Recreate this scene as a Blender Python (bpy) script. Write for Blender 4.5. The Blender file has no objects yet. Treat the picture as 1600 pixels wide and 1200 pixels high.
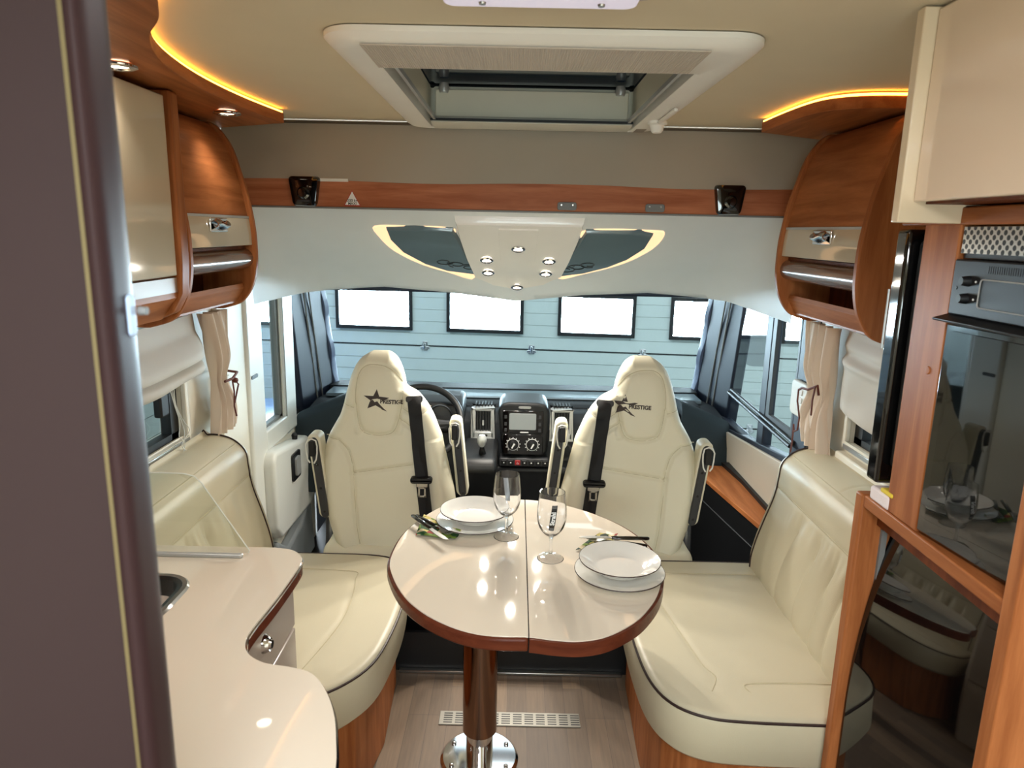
import bpy, math, random
from mathutils import Vector, Matrix
random.seed(7)
sc = bpy.context.scene
col = sc.collection
PI = math.pi
R = math.radians

# ------------------------------------------------------------------ camera
th, ph, yaw, CH = R(12.2), R(1.2), R(0.15), 1.6
Fw = Vector((-math.sin(yaw)*math.cos(th), math.cos(yaw)*math.cos(th), -math.sin(th)))
R0 = Vector((math.cos(yaw), math.sin(yaw), 0))
U0 = R0.cross(Fw)
Rt = math.cos(ph)*R0 + math.sin(ph)*U0
Up = -math.sin(ph)*R0 + math.cos(ph)*U0
cam = bpy.data.cameras.new('camera')
cam.sensor_width = 36; cam.lens = 1109/1600*36; cam.clip_start = .02; cam.clip_end = 100
cam.dof.use_dof = True; cam.dof.focus_distance = 2.3; cam.dof.aperture_fstop = 8
co = bpy.data.objects.new('camera', cam); col.objects.link(co)
m = Matrix((Rt, Up, -Fw)).transposed().to_4x4(); m.translation = Vector((0, 0, CH))
co.matrix_world = m
sc.camera = co

# ------------------------------------------------------------------ world, exposure
sc.view_settings.view_transform = 'Standard'; sc.view_settings.look = 'None'
sc.view_settings.gamma = 1; sc.view_settings.use_curve_mapping = False
sc.view_settings.exposure = 1.9
w = bpy.data.worlds.new('hall_air'); sc.world = w; w.use_nodes = True
w.node_tree.nodes['Background'].inputs[0].default_value = (.95, .955, .96, 1)
w.node_tree.nodes['Background'].inputs[1].default_value = .60
try:
    sc.cycles.max_bounces = 9; sc.cycles.transparent_max_bounces = 16
    sc.cycles.transmission_bounces = 10; sc.cycles.sample_clamp_indirect = 6; sc.cycles.blur_glossy = .3
except Exception: pass

def area(name, loc, rot, sx, sy, power, color, spread=180):
    l = bpy.data.lights.new(name, 'AREA'); l.shape = 'RECTANGLE'; l.size = sx; l.size_y = sy
    l.energy = power; l.color = color; l.spread = R(spread)
    o = bpy.data.objects.new(name, l); col.objects.link(o); o.location = loc; o.rotation_euler = rot
    return o
WARM = (1, .80, .58); NEUT = (1, .86, .72)
LAMP_P, REAR_P, SPOT_E, BEDSPOT_E, STRIP_E, PANE_E = .45, 9.0, 3.5, 3.5, 3.0, 24
area('ceiling_lamp_light', (.03, 1.06, 1.935), (0, 0, 0), .26, .2, LAMP_P, (1, .98, .98))
area('rear_fill_light', (0, -1.9, 1.35), (R(90), 0, 0), 1.05, .56, 6.5, (1, .97, .92))  # fill light added at the rear opening to brighten the interior
area('kitchen_lamp_light', (0, -.35, 1.93), (0, 0, 0), .5, .5, REAR_P, (.95, .98, 1))

# ------------------------------------------------------------------ materials
def lin(c):
    return tuple(((v/255)/12.92 if v/255 <= .04045 else ((v/255+.055)/1.055)**2.4) for v in c) + (1,)
MATS = {}
def mat(name, c, rough=.5, metal=0, coat=0, bump=0, bscale=200, emit=None, estr=0, var=0, vscale=8, spec=.5, sheen=0):
    if name in MATS: return MATS[name]
    mt = bpy.data.materials.new(name); mt.use_nodes = True
    nt = mt.node_tree; b = nt.nodes['Principled BSDF']
    b.inputs['Base Color'].default_value = lin(c); b.inputs['Roughness'].default_value = rough
    b.inputs['Metallic'].default_value = metal; b.inputs['Coat Weight'].default_value = coat
    b.inputs['Coat Roughness'].default_value = .03; b.inputs['Specular IOR Level'].default_value = spec
    b.inputs['Sheen Weight'].default_value = sheen
    tc = nt.nodes.new('ShaderNodeTexCoord')
    if emit:
        b.inputs['Emission Color'].default_value = lin(emit); b.inputs['Emission Strength'].default_value = estr
    if bump:
        n = nt.nodes.new('ShaderNodeTexNoise'); n.inputs['Scale'].default_value = bscale; n.inputs['Detail'].default_value = 3
        nt.links.new(tc.outputs['Object'], n.inputs['Vector'])
        bp = nt.nodes.new('ShaderNodeBump'); bp.inputs['Strength'].default_value = bump; bp.inputs['Distance'].default_value = .002
        nt.links.new(n.outputs['Fac'], bp.inputs['Height']); nt.links.new(bp.outputs['Normal'], b.inputs['Normal'])
    if True:
        n = nt.nodes.new('ShaderNodeTexNoise'); n.inputs['Scale'].default_value = vscale
        nt.links.new(tc.outputs['Object'], n.inputs['Vector'])
        mx = nt.nodes.new('ShaderNodeMix'); mx.data_type = 'RGBA'
        v = var or .03
        mx.inputs[6].default_value = tuple(x*(1-v) for x in lin(c)[:3])+(1,)
        mx.inputs[7].default_value = tuple(min(1, x*(1+v)) for x in lin(c)[:3])+(1,)
        nt.links.new(n.outputs['Fac'], mx.inputs[0]); nt.links.new(mx.outputs[2], b.inputs['Base Color'])
    MATS[name] = mt; return mt

def wood(name, c1, c2, axis='Y', rough=.45, coat=.0):
    mt = bpy.data.materials.new(name); mt.use_nodes = True; nt = mt.node_tree; b = nt.nodes['Principled BSDF']
    tc = nt.nodes.new('ShaderNodeTexCoord'); mp = nt.nodes.new('ShaderNodeMapping')
    mp.inputs['Scale'].default_value = {'X': (1.2, 14, 14), 'Y': (14, 1.2, 14), 'Z': (14, 14, 1.2)}[axis]
    nt.links.new(tc.outputs['Object'], mp.inputs['Vector'])
    n = nt.nodes.new('ShaderNodeTexNoise'); n.inputs['Scale'].default_value = 2.2; n.inputs['Detail'].default_value = 8; n.inputs['Distortion'].default_value = .6
    nt.links.new(mp.outputs[0], n.inputs['Vector'])
    n2 = nt.nodes.new('ShaderNodeTexNoise'); n2.inputs['Scale'].default_value = 22; n2.inputs['Detail'].default_value = 4
    nt.links.new(mp.outputs[0], n2.inputs['Vector'])
    ad = nt.nodes.new('ShaderNodeMath'); ad.operation = 'MULTIPLY_ADD'; ad.inputs[1].default_value = .2
    nt.links.new(n2.outputs['Fac'], ad.inputs[0]); nt.links.new(n.outputs['Fac'], ad.inputs[2])
    cr = nt.nodes.new('ShaderNodeValToRGB'); cr.color_ramp.elements[0].position = .45; cr.color_ramp.elements[1].position = .9
    cr.color_ramp.elements[0].color = lin(c1); cr.color_ramp.elements[1].color = lin(c2)
    nt.links.new(ad.outputs[0], cr.inputs[0]); nt.links.new(cr.outputs[0], b.inputs['Base Color'])
    b.inputs['Roughness'].default_value = rough; b.inputs['Coat Weight'].default_value = coat; b.inputs['Coat Roughness'].default_value = .15; b.inputs['Specular IOR Level'].default_value = .12
    return mt

CH1, CH2 = (148, 86, 47), (192, 122, 74)
W_Y = wood('cherry_wood_lengthwise', CH1, CH2, 'Y')
W_Z = wood('cherry_wood_upright', CH1, CH2, 'Z')
W_X = wood('cherry_wood_crosswise', (158, 94, 64), (200, 130, 94), 'X')
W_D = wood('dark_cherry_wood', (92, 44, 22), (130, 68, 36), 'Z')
W_T = wood('table_edge_wood', (88, 42, 28), (112, 58, 38), 'X', .25)
LEATHER = mat('cream_leather', (211, 202, 176), .42, bump=.18, bscale=420, var=.03, vscale=5)
LEATHER_S = mat('cream_seat_leather', (228, 222, 198), .5, bump=.25, bscale=500, var=.03)
PIPING = mat('dark_brown_piping', (52, 34, 30), .5)
GLOSS = mat('cream_gloss_laminate', (230, 219, 202), .03, coat=.4, var=.01)
GLOSS2 = mat('beige_gloss_laminate', (205, 190, 165), .08, coat=.4, var=.01)
CEIL = mat('beige_ceiling_fabric', (224, 211, 184), .9, bump=.1, bscale=600)
SKIRT = mat('grey_beige_skirt_fabric', (178, 170, 156), .95, bump=.15, bscale=500)
ABS = mat('off_white_moulded_plastic', (230, 236, 240), .45, bump=.05, bscale=700)
ABSW = mat('white_plastic', (232, 232, 226), .35)
WALL = mat('cream_wall_laminate', (238, 232, 216), .5)
BLACK = mat('black_plastic', (14, 15, 18), .5)
DASH = mat('dark_grey_dashboard_plastic', (30, 34, 40), .55, bump=.3, bscale=500)
PIANO = mat('piano_black', (8, 8, 9), .06, coat=.6)
FRIDGEM = mat('glossy_black_fridge_panel', (10, 9, 9), .04, coat=.8, spec=.7)
NAVY = mat('dark_navy_trim', (20, 28, 46), .5)
STITCH = mat('leather_seam', (196, 186, 156), .7)
CHROME = mat('chrome', (225, 225, 228), .08, metal=1)
STEEL = mat('brushed_steel', (176, 174, 170), .28, metal=1)
SILVER = mat('silver_painted_plastic', (190, 192, 192), .35, metal=.4)
BRONZE = mat('polished_bronze_tube', (150, 118, 98), .12, metal=1)
GREY = mat('mid_grey_plastic', (120, 122, 122), .5)
DKGREY = mat('charcoal_grey_plastic', (52, 53, 56), .5)
CURT = mat('beige_curtain_cloth', (226, 208, 190), .85, bump=.3, bscale=900)
BLIND = mat('pale_grey_blind_cloth', (206, 200, 190), .8, bump=.15, bscale=500)
TIE = mat('red_brown_cord', (96, 40, 26), .6)
PORC = mat('white_porcelain', (238, 236, 230), .1, coat=.3, var=.005)
INK = mat('dark_brown_print', (58, 46, 40), .6)
WHITE = mat('white_print', (240, 240, 240), .5)
RED = mat('red_plastic', (170, 40, 40), .4)
BELT = mat('black_belt_webbing', (16, 16, 18), .7, bump=.4, bscale=900)
MAUVE = mat('mauve_brown_satin_panel', (50, 36, 37), .5, var=.02, spec=.25)
MAUVE2 = mat('brown_glossy_jamb', (52, 34, 36), .45, coat=.0, var=.02, spec=.3)
GOLD = mat('pale_gold_strip', (110, 98, 66), .4, metal=.2)
STRIPM = mat('amber_led_strip', (255, 190, 80), .5, emit=(255, 178, 66), estr=STRIP_E)
LENS = mat('lit_spot_lens', (255, 255, 255), .4, emit=(255, 236, 205), estr=SPOT_E)
LENSB = mat('lit_cab_spot_lens', (255, 255, 255), .4, emit=(255, 238, 214), estr=BEDSPOT_E)
GLOW = mat('warm_glow_lens', (255, 220, 180), .5, emit=(255, 206, 160), estr=.28)
LAMPM = mat('ceiling_lamp_diffuser', (240, 235, 240), .3, emit=(236, 226, 255), estr=.10)
PANE = mat('daylit_window_pane', (255, 255, 255), .3, emit=(232, 244, 255), estr=PANE_E)
DOORM = mat('pale_garage_panel', (196, 206, 204), .6, bump=.1, bscale=60)
SCREEN = mat('grey_screen', (120, 124, 122), .15, emit=(150, 155, 150), estr=.12)
BLUECAR = mat('blue_car_paint', (52, 92, 150), .2, coat=.6)
CONC = mat('hall_concrete', (120, 122, 120), .7, var=.1)
SPONGE = mat('white_sponge', (240, 226, 226), .9, bump=.6, bscale=300)
YELLOW = mat('yellow_sponge', (232, 205, 70), .9, bump=.6, bscale=300)
LILAC = mat('lilac_grey_plastic', (176, 160, 160), .4)

def glassmat(name, tint=(1, 1, 1), refl=1.0):          # thin architectural pane: clear pass with a fresnel mirror
    mt = bpy.data.materials.new(name); mt.use_nodes = True; nt = mt.node_tree; nt.nodes.clear()
    o = nt.nodes.new('ShaderNodeOutputMaterial'); t = nt.nodes.new('ShaderNodeBsdfTransparent'); t.inputs[0].default_value = tint+(1,)
    g = nt.nodes.new('ShaderNodeBsdfGlossy'); g.inputs['Roughness'].default_value = .02
    f = nt.nodes.new('ShaderNodeFresnel'); f.inputs[0].default_value = 1.45
    mx = nt.nodes.new('ShaderNodeMixShader'); ge = nt.nodes.new('ShaderNodeNewGeometry'); fr_ = nt.nodes.new('ShaderNodeMath'); fr_.operation = 'SUBTRACT'; fr_.inputs[0].default_value = 1
    mu = nt.nodes.new('ShaderNodeMath'); mu.operation = 'MULTIPLY'; nt.links.new(ge.outputs['Backfacing'], fr_.inputs[1])
    nt.links.new(f.outputs[0], mu.inputs[0]); nt.links.new(fr_.outputs[0], mu.inputs[1]); nt.links.new(mu.outputs[0], mx.inputs[0])
    nt.links.new(t.outputs[0], mx.inputs[1]); nt.links.new(g.outputs[0], mx.inputs[2]); nt.links.new(mx.outputs[0], o.inputs[0])
    return mt
PGLASS = glassmat('window_glass', (.86, .95, .97))
TGLASS = glassmat('tinted_acrylic', (.035, .045, .055))
SGLASS = glassmat('clear_acrylic', (.93, .95, .93))
def realglass(name, rough=.0):
    mt = bpy.data.materials.new(name); mt.use_nodes = True; b = mt.node_tree.nodes['Principled BSDF']
    b.inputs['Transmission Weight'].default_value = 1; b.inputs['Roughness'].default_value = rough; b.inputs['IOR'].default_value = 1.47
    b.inputs['Base Color'].default_value = (.97, .98, 1, 1)
    return mt
WINEG = realglass('drinking_glass')

def floor_mat():
    mt = bpy.data.materials.new('oak_strip_floor'); mt.use_nodes = True; nt = mt.node_tree; b = nt.nodes['Principled BSDF']
    tc = nt.nodes.new('ShaderNodeTexCoord'); mp = nt.nodes.new('ShaderNodeMapping'); mp.inputs['Rotation'].default_value = (0, 0, R(90))
    nt.links.new(tc.outputs['Object'], mp.inputs['Vector'])
    br = nt.nodes.new('ShaderNodeTexBrick'); br.offset = .37; br.offset_frequency = 3; br.inputs['Scale'].default_value = 1
    br.inputs['Brick Width'].default_value = .42; br.inputs['Row Height'].default_value = .066; br.inputs['Mortar Size'].default_value = .0006
    br.inputs['Color1'].default_value = lin((98, 76, 54)); br.inputs['Color2'].default_value = lin((140, 113, 84)); br.inputs['Mortar'].default_value = lin((66, 50, 38))
    br.inputs['Bias'].default_value = 0
    nt.links.new(mp.outputs[0], br.inputs['Vector'])
    mp2 = nt.nodes.new('ShaderNodeMapping'); mp2.inputs['Scale'].default_value = (60, 4, 1); nt.links.new(tc.outputs['Object'], mp2.inputs['Vector'])
    n = nt.nodes.new('ShaderNodeTexNoise'); n.inputs['Scale'].default_value = 2; n.inputs['Detail'].default_value = 8; nt.links.new(mp2.outputs[0], n.inputs['Vector'])
    mx = nt.nodes.new('ShaderNodeMix'); mx.data_type = 'RGBA'; mx.blend_type = 'MULTIPLY'; mx.inputs[0].default_value = .55
    nt.links.new(br.outputs['Color'], mx.inputs[6]); nt.links.new(n.outputs['Fac'], mx.inputs[7])
    bc = nt.nodes.new('ShaderNodeBrightContrast'); bc.inputs[1].default_value = .06
    nt.links.new(mx.outputs[2], bc.inputs[0]); nt.links.new(bc.outputs[0], b.inputs['Base Color']); b.inputs['Roughness'].default_value = .5; b.inputs['Specular IOR Level'].default_value = .25
    return mt
FLOORM = floor_mat()

def perforated():
    mt = bpy.data.materials.new('perforated_steel'); mt.use_nodes = True; nt = mt.node_tree; b = nt.nodes['Principled BSDF']
    tc = nt.nodes.new('ShaderNodeTexCoord'); sx = nt.nodes.new('ShaderNodeSeparateXYZ'); nt.links.new(tc.outputs['Object'], sx.inputs[0])
    def M(op, a, bb=None, v=None):
        n = nt.nodes.new('ShaderNodeMath'); n.operation = op
        nt.links.new(a, n.inputs[0])
        if bb is not None: nt.links.new(bb, n.inputs[1])
        if v is not None: n.inputs[1].default_value = v
        return n.outputs[0]
    py, pz = .017, .0155
    def cell(off):
        ys = M('SUBTRACT', M('FRACT', M('ADD', M('DIVIDE', sx.outputs[1], v=py), v=off)), v=.5)
        zs = M('SUBTRACT', M('FRACT', M('ADD', M('DIVIDE', sx.outputs[2], v=pz), v=off)), v=.5)
        a = M('POWER', M('ABSOLUTE', M('MULTIPLY', ys, v=py)), v=2.0); c = M('POWER', M('ABSOLUTE', M('MULTIPLY', zs, v=pz)), v=2.0)
        return M('LESS_THAN', M('SQRT', M('ADD', a, c)), v=.0043)
    h = M('MAXIMUM', cell(0.0), cell(.5))
    mx = nt.nodes.new('ShaderNodeMix'); mx.data_type = 'RGBA'; nt.links.new(h, mx.inputs[0])
    mx.inputs[6].default_value = lin((196, 188, 178)); mx.inputs[7].default_value = (.004, .004, .004, 1); nt.links.new(mx.outputs[2], b.inputs['Base Color'])
    nt.links.new(M('SUBTRACT', M('MULTIPLY', h, v=-.8), v=-.8), b.inputs['Metallic']); b.inputs['Roughness'].default_value = .2
    return mt
PERF = perforated()

def napkin_mat():
    mt = bpy.data.materials.new('patterned_napkin_paper'); mt.use_nodes = True; nt = mt.node_tree; b = nt.nodes['Principled BSDF']
    tc = nt.nodes.new('ShaderNodeTexCoord'); v = nt.nodes.new('ShaderNodeTexVoronoi'); v.inputs['Scale'].default_value = 55
    nt.links.new(tc.outputs['Object'], v.inputs['Vector']); cr = nt.nodes.new('ShaderNodeValToRGB'); cr.color_ramp.interpolation = 'CONSTANT'
    e = cr.color_ramp.elements; e[0].color = lin((40, 84, 40)); e[1].position = .25; e[1].color = lin((112, 140, 50))
    for p, c in ((.45, (206, 190, 110)), (.62, (150, 40, 26)), (.74, (30, 50, 30)), (.86, (214, 200, 160))):
        x = e.new(p); x.color = lin(c)
    s = nt.nodes.new('ShaderNodeSeparateColor'); nt.links.new(v.outputs['Color'], s.inputs[0]); nt.links.new(s.outputs[0], cr.inputs[0])
    nt.links.new(cr.outputs[0], b.inputs['Base Color']); b.inputs['Roughness'].default_value = .8
    return mt
NAPK = napkin_mat()

# ------------------------------------------------------------------ mesh helpers
ROOT = {}
class MB:
    def __init__(s): s.v = []; s.f = []
    def add(s, vs, fs):
        n = len(s.v); s.v += [tuple(p) for p in vs]; s.f += [tuple(i+n for i in f) for f in fs]; return s
    def box(s, x0, x1, y0, y1, z0, z1):
        vs = [(x0, y0, z0), (x1, y0, z0), (x1, y1, z0), (x0, y1, z0), (x0, y0, z1), (x1, y0, z1), (x1, y1, z1), (x0, y1, z1)]
        return s.hexa(vs)
    def hexa(s, vs):
        return s.add(vs, [(3, 2, 1, 0), (4, 5, 6, 7), (0, 1, 5, 4), (1, 2, 6, 5), (2, 3, 7, 6), (3, 0, 4, 7)])
    def prism(s, poly, a0, a1, axis='Z'):
        def P(p, a):
            return {'Z': (p[0], p[1], a), 'X': (a, p[0], p[1]), 'Y': (p[0], a, p[1])}[axis]
        n = len(poly); vs = [P(p, a0) for p in poly]+[P(p, a1) for p in poly]
        return s.add(vs, [tuple(range(n))[::-1], tuple(range(n, 2*n))]+[(i, (i+1) % n, n+(i+1) % n, n+i) for i in range(n)])
    def tube(s, pts, r, n=8, closed=False):
        pts = [Vector(p) for p in pts]; k = len(pts); rings = []; nrm = None
        for i, p in enumerate(pts):
            if closed: t = pts[(i+1) % k]-pts[i-1]
            else: t = pts[min(i+1, k-1)]-pts[max(i-1, 0)]
            t.normalize()
            if nrm is None:
                nrm = t.orthogonal().normalized()
            else:
                nrm = (nrm-t*nrm.dot(t)); nrm = nrm.normalized() if nrm.length > 1e-6 else t.orthogonal().normalized()
            b = t.cross(nrm); rr = r[i] if isinstance(r, (list, tuple)) else r
            rings.append([p+(nrm*math.cos(a)+b*math.sin(a))*rr for a in [2*PI*j/n for j in range(n)]])
        vs = [q for g in rings for q in g]; fs = []
        m_ = k if closed else k-1
        for i in range(m_):
            for j in range(n):
                a = i*n+j; b_ = i*n+(j+1) % n; c = ((i+1) % k)*n+(j+1) % n; d = ((i+1) % k)*n+j
                fs.append((a, b_, c, d))
        if not closed: fs += [tuple(range(n))[::-1], tuple(range((k-1)*n, k*n))]
        return s.add(vs, fs)
    def lathe(s, prof, c=(0, 0, 0), n=40, axis='Z', closed=False):
        vs = []; fs = []; k = len(prof)
        for (r, z) in prof:
            for j in range(n):
                a = 2*PI*j/n; x, y = r*math.cos(a), r*math.sin(a)
                vs.append({'Z': (c[0]+x, c[1]+y, c[2]+z), 'X': (c[0]+z, c[1]+x, c[2]+y), 'Y': (c[0]+x, c[1]+z, c[2]+y)}[axis])
        for i in range(k if closed else k-1):
            for j in range(n):
                fs.append((i*n+j, i*n+(j+1) % n, ((i+1) % k)*n+(j+1) % n, ((i+1) % k)*n+j))
        if not closed:
            if prof[0][0] > 1e-6: fs.append(tuple(range(n))[::-1])
            if prof[-1][0] > 1e-6: fs.append(tuple(range((k-1)*n, k*n)))
        return s.add(vs, fs)
    def grid(s, rows, wrap=False, caps=False):
        nr = len(rows); nc = len(rows[0]); vs = [p for r in rows for p in r]; fs = []
        for i in range(nr-1):
            for j in range(nc if wrap else nc-1):
                fs.append((i*nc+j, i*nc+(j+1) % nc, (i+1)*nc+(j+1) % nc, (i+1)*nc+j))
        if caps: fs += [tuple(range(nc))[::-1], tuple(range((nr-1)*nc, nr*nc))]
        return s.add(vs, fs)
    def sheet(s, rows, d):               # thick sheet, back offset by vector d
        d = Vector(d); nr = len(rows); nc = len(rows[0])
        f = [Vector(p) for r in rows for p in r]; n = len(f); vs = f+[p+d for p in f]; fs = []
        for i in range(nr-1):
            for j in range(nc-1):
                q = (i*nc+j, i*nc+j+1, (i+1)*nc+j+1, (i+1)*nc+j); fs += [q, tuple(x+n for x in q[::-1])]
        b = [j for j in range(nc)]+[i*nc+nc-1 for i in range(1, nr)]+[(nr-1)*nc+j for j in range(nc-2, -1, -1)]+[i*nc for i in range(nr-2, 0, -1)]
        for i in range(len(b)):
            a, c = b[i], b[(i+1) % len(b)]; fs.append((c, a, a+n, c+n))
        return s.add(vs, fs)

def kids(o): return [c for c in bpy.data.objects if c.parent == o]
def props(o, label=None, cat=None, group=None, kind=None):
    if label: o['label'] = label
    if cat: o['category'] = cat
    if group: o['group'] = group
    if kind: o['kind'] = kind
    return o
def thing(name, label, cat, loc=(0, 0, 0), group=None):
    o = bpy.data.objects.new(name, None); col.objects.link(o); o.location = loc; o.empty_display_size = .05
    ROOT[o.name] = Vector(loc)
    return props(o, label, cat, group)
def obj(name, mb, m_, parent=None, bevel=0, seg=2, smooth=True, local=False, label=None, angle=35, subsurf=0):
    me = bpy.data.meshes.new(name)
    off = ROOT.get(parent.name, Vector()) if parent is not None and not local else Vector()
    me.from_pydata([tuple(Vector(v)-off) for v in mb.v], [], mb.f); me.validate(); me.update()
    import bmesh
    bm = bmesh.new(); bm.from_mesh(me); bmesh.ops.remove_doubles(bm, verts=bm.verts, dist=1e-6); bmesh.ops.recalc_face_normals(bm, faces=bm.faces); bm.to_mesh(me); bm.free()
    me.materials.append(m_)
    if smooth:
        for p in me.polygons: p.use_smooth = True
        me.set_sharp_from_angle(angle=R(angle))
    o = bpy.data.objects.new(name, me); col.objects.link(o)
    if parent is not None: o.parent = parent; ROOT[o.name] = off
    if bevel:
        b = o.modifiers.new('bevel', 'BEVEL'); b.width = bevel; b.segments = seg; b.limit_method = 'ANGLE'; b.angle_limit = R(30); b.harden_normals = False
    if subsurf:
        s_ = o.modifiers.new('sub', 'SUBSURF'); s_.levels = s_.render_levels = subsurf
    if label: o['label'] = label
    return o
def struct(name, mb, m_, parent=None, **k):
    o = obj(name, mb, m_, parent, **k)
    if parent is None: o['kind'] = 'structure'
    return o
def single(name, mb, m_, label, cat, group=None, **k):
    o = obj(name, mb, m_, **k); return props(o, label, cat, group)
def copy_tree(o, parent=None):
    c = o.copy(); col.objects.link(c)
    if parent is not None: c.parent = parent
    for ch in kids(o): copy_tree(ch, c)
    return c
def lerp_tab(tab):
    tab = sorted(tab)
    def f(z):
        if z <= tab[0][0]: return tab[0][1]
        for (a, b), (c, d) in zip(tab, tab[1:]):
            if z <= c:
                t = (z-a)/(c-a); return b+(d-b)*t
        return tab[-1][1]
    return f
def smooth_tab(tab, k=.012):
    g = lerp_tab(tab)
    return lambda z: sum(g(z+d*k)*w_ for d, w_ in ((-2, .1), (-1, .2), (0, .4), (1, .2), (2, .1)))
def catmull(pts, n=6, closed=True):
    out = []; k = len(pts)
    for i in range(k if closed else k-1):
        P = [Vector(pts[(i+j) % k]) if closed else Vector(pts[max(0, min(k-1, i+j))]) for j in (-1, 0, 1, 2)]
        for t in [q/n for q in range(n)]:
            out.append(.5*((2*P[1])+(-P[0]+P[2])*t+(2*P[0]-5*P[1]+4*P[2]-P[3])*t*t+(-P[0]+3*P[1]-3*P[2]+P[3])*t**3))
    if not closed: out.append(Vector(pts[-1]))
    return out
def rrect(x0, x1, y0, y1, r, n=6):
    p = []
    for cx, cy, a0 in ((x1-r, y1-r, 0), (x0+r, y1-r, 90), (x0+r, y0+r, 180), (x1-r, y0+r, 270)):
        for i in range(n+1):
            a = R(a0+90*i/n); p.append((cx+r*math.cos(a), cy+r*math.sin(a)))
    return p
def seg_d(px, pz, poly):
    best = 9
    for (ax, az), (bx, bz) in zip(poly, poly[1:]):
        dx, dz = bx-ax, bz-az; L = dx*dx+dz*dz or 1e-9
        t = max(0, min(1, ((px-ax)*dx+(pz-az)*dz)/L)); best = min(best, math.hypot(px-ax-t*dx, pz-az-t*dz))
    return best
def groove(d, wdt=.006, dep=.005): return dep*math.exp(-(d/wdt)**2)
def ringsolid(mb, poly, ztop, zbot, er, n_in=10, hf=None, edge_bot=.01):
    """pillow-like solid from a top outline: rounded upper edge of radius er, top height hf(x,y)"""
    cx = sum(p[0] for p in poly)/len(poly); cy = sum(p[1] for p in poly)/len(poly)
    def ins(d):
        out = []; k = len(poly)
        for i, p in enumerate(poly):
            a = Vector(poly[i-1][:2]); b = Vector(poly[(i+1) % k][:2]); t = (b-a).normalized(); nn = Vector((-t.y, t.x))
            if nn.dot(Vector((cx-p[0], cy-p[1]))) < 0: nn = -nn
            out.append((p[0]+nn.x*d, p[1]+nn.y*d))
        return out
    rows = [[(x, y, zbot) for x, y in ins(edge_bot)], [(x, y, zbot+edge_bot) for x, y in poly]]
    for i in range(0, 7):
        a = R(90*i/6); q = ins(er*(1-math.cos(a)))
        rows.append([(x, y, ztop-er+er*math.sin(a)+((hf(x, y) if hf else 0)*math.sin(a))) for x, y in q])
    base = ins(er)
    for i in range(1, n_in+1):
        s_ = 1-i/n_in
        s_ = max(s_, .002)
        rows.append([(cx+(x-cx)*s_, cy+(y-cy)*s_, ztop+(hf(cx+(x-cx)*s_, cy+(y-cy)*s_) if hf else 0)) for x, y in base])
    mb.grid(rows, wrap=True, caps=True); return mb
def text_mb(s_, size, place, sx=1.0, bold=0.0):
    """writes a string as mesh; place(x,y,depth)->(X,Y,Z)"""
    cu = bpy.data.curves.new('t', 'FONT'); cu.body = s_; cu.size = size; cu.align_x = 'CENTER'; cu.align_y = 'CENTER'; cu.offset = bold; cu.resolution_u = 4
    to = bpy.data.objects.new('t', cu); col.objects.link(to)
    dg = bpy.context.evaluated_depsgraph_get(); me = bpy.data.meshes.new_from_object(to.evaluated_get(dg))
    mb = MB(); vs = [place(v.co.x*sx, v.co.y) for v in me.vertices]; mb.add(vs, [tuple(p.vertices) for p in me.polygons])
    bpy.data.objects.remove(to); bpy.data.curves.remove(cu); bpy.data.meshes.remove(me)
    return mb

# ================================================================== THE SETTING: vehicle shell
XL, XR, CZ, YE = -1.06, 1.07, 1.97, 2.66
struct('floor', MB().box(XL, XR, -1.8, 2.345, -.04, 0), FLOORM)
struct('trim_1', MB().box(-.42, .44, 2.345, 2.36, -.04, .155), BLACK)                    # step riser to the cab
struct('trim_2', MB().box(-.40, .42, 2.325, 2.345, 0, .012), STEEL, bevel=.003)
struct('floor_cab', MB().box(XL, XR, 2.345, 4.05, -.1, -.04), BLACK)
cl = MB()
for x0, x1, y0, y1 in ((XL, XR, -1.8, 1.62), (XL, XR, 2.585, YE), (XL, -.32, 1.62, 2.585), (.40, XR, 1.62, 2.585)):
    cl.box(x0, x1, y0, y1, CZ, CZ+.06)
struct('ceiling', cl, CEIL)
struct('ceiling_cab', MB().box(XL-.1, XR+.1, YE, 3.75, CZ, CZ+.06), CEIL)
def wall(X0, X1, y0, y1, z0, z1, holes):
    mb = MB(); ys = sorted({y0, y1}|{h[0] for h in holes}|{h[1] for h in holes})
    for a, b in zip(ys, ys[1:]):
        hs = sorted([h for h in holes if h[0] < b-1e-6 and h[1] > a+1e-6], key=lambda h: h[2]); z = z0
        for h in hs:
            if h[2] > z: mb.box(X0, X1, a, b, z, h[2])
            z = h[3]
        if z < z1: mb.box(X0, X1, a, b, z, z1)
    return mb
struct('wall_left', wall(XL-.05, XL, -1.8, 3.6, -.04, CZ, [(1.05, 2.19, .93, 1.42), (2.875, 3.185, .735, 1.62), (3.30, 3.6, .68, 1.62)]), WALL)
struct('wall_right', wall(XR, XR+.05, -1.8, 3.62, -.04, CZ, [(1.2, 2.17, .965, 1.42), (2.60, 3.62, .66, 1.62)]), WALL)
wbk = MB()
for x0, x1, z0, z1 in ((XL, -.55, -.04, CZ), (.55, XR, -.04, CZ), (-.55, .55, -.04, 1.05), (-.55, .55, 1.65, CZ)): wbk.box(x0, x1, -1.86, -1.8, z0, z1)
struct('wall_back', wbk, WALL)
rb = MB()
for x0, x1, z0, z1 in ((-.58, -.55, 1.02, 1.68), (.55, .58, 1.02, 1.68), (-.55, .55, 1.02, 1.05), (-.55, .55, 1.65, 1.68)): rb.box(x0, x1, -1.80, -1.785, z0, z1)
rwn = struct('window_6', rb, ABSW, bevel=.004)  # unseen window, added so more light reaches the interior from behind
obj('pane', MB().box(-.55, .55, -1.835, -1.83, 1.05, 1.65), PGLASS, rwn)
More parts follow.
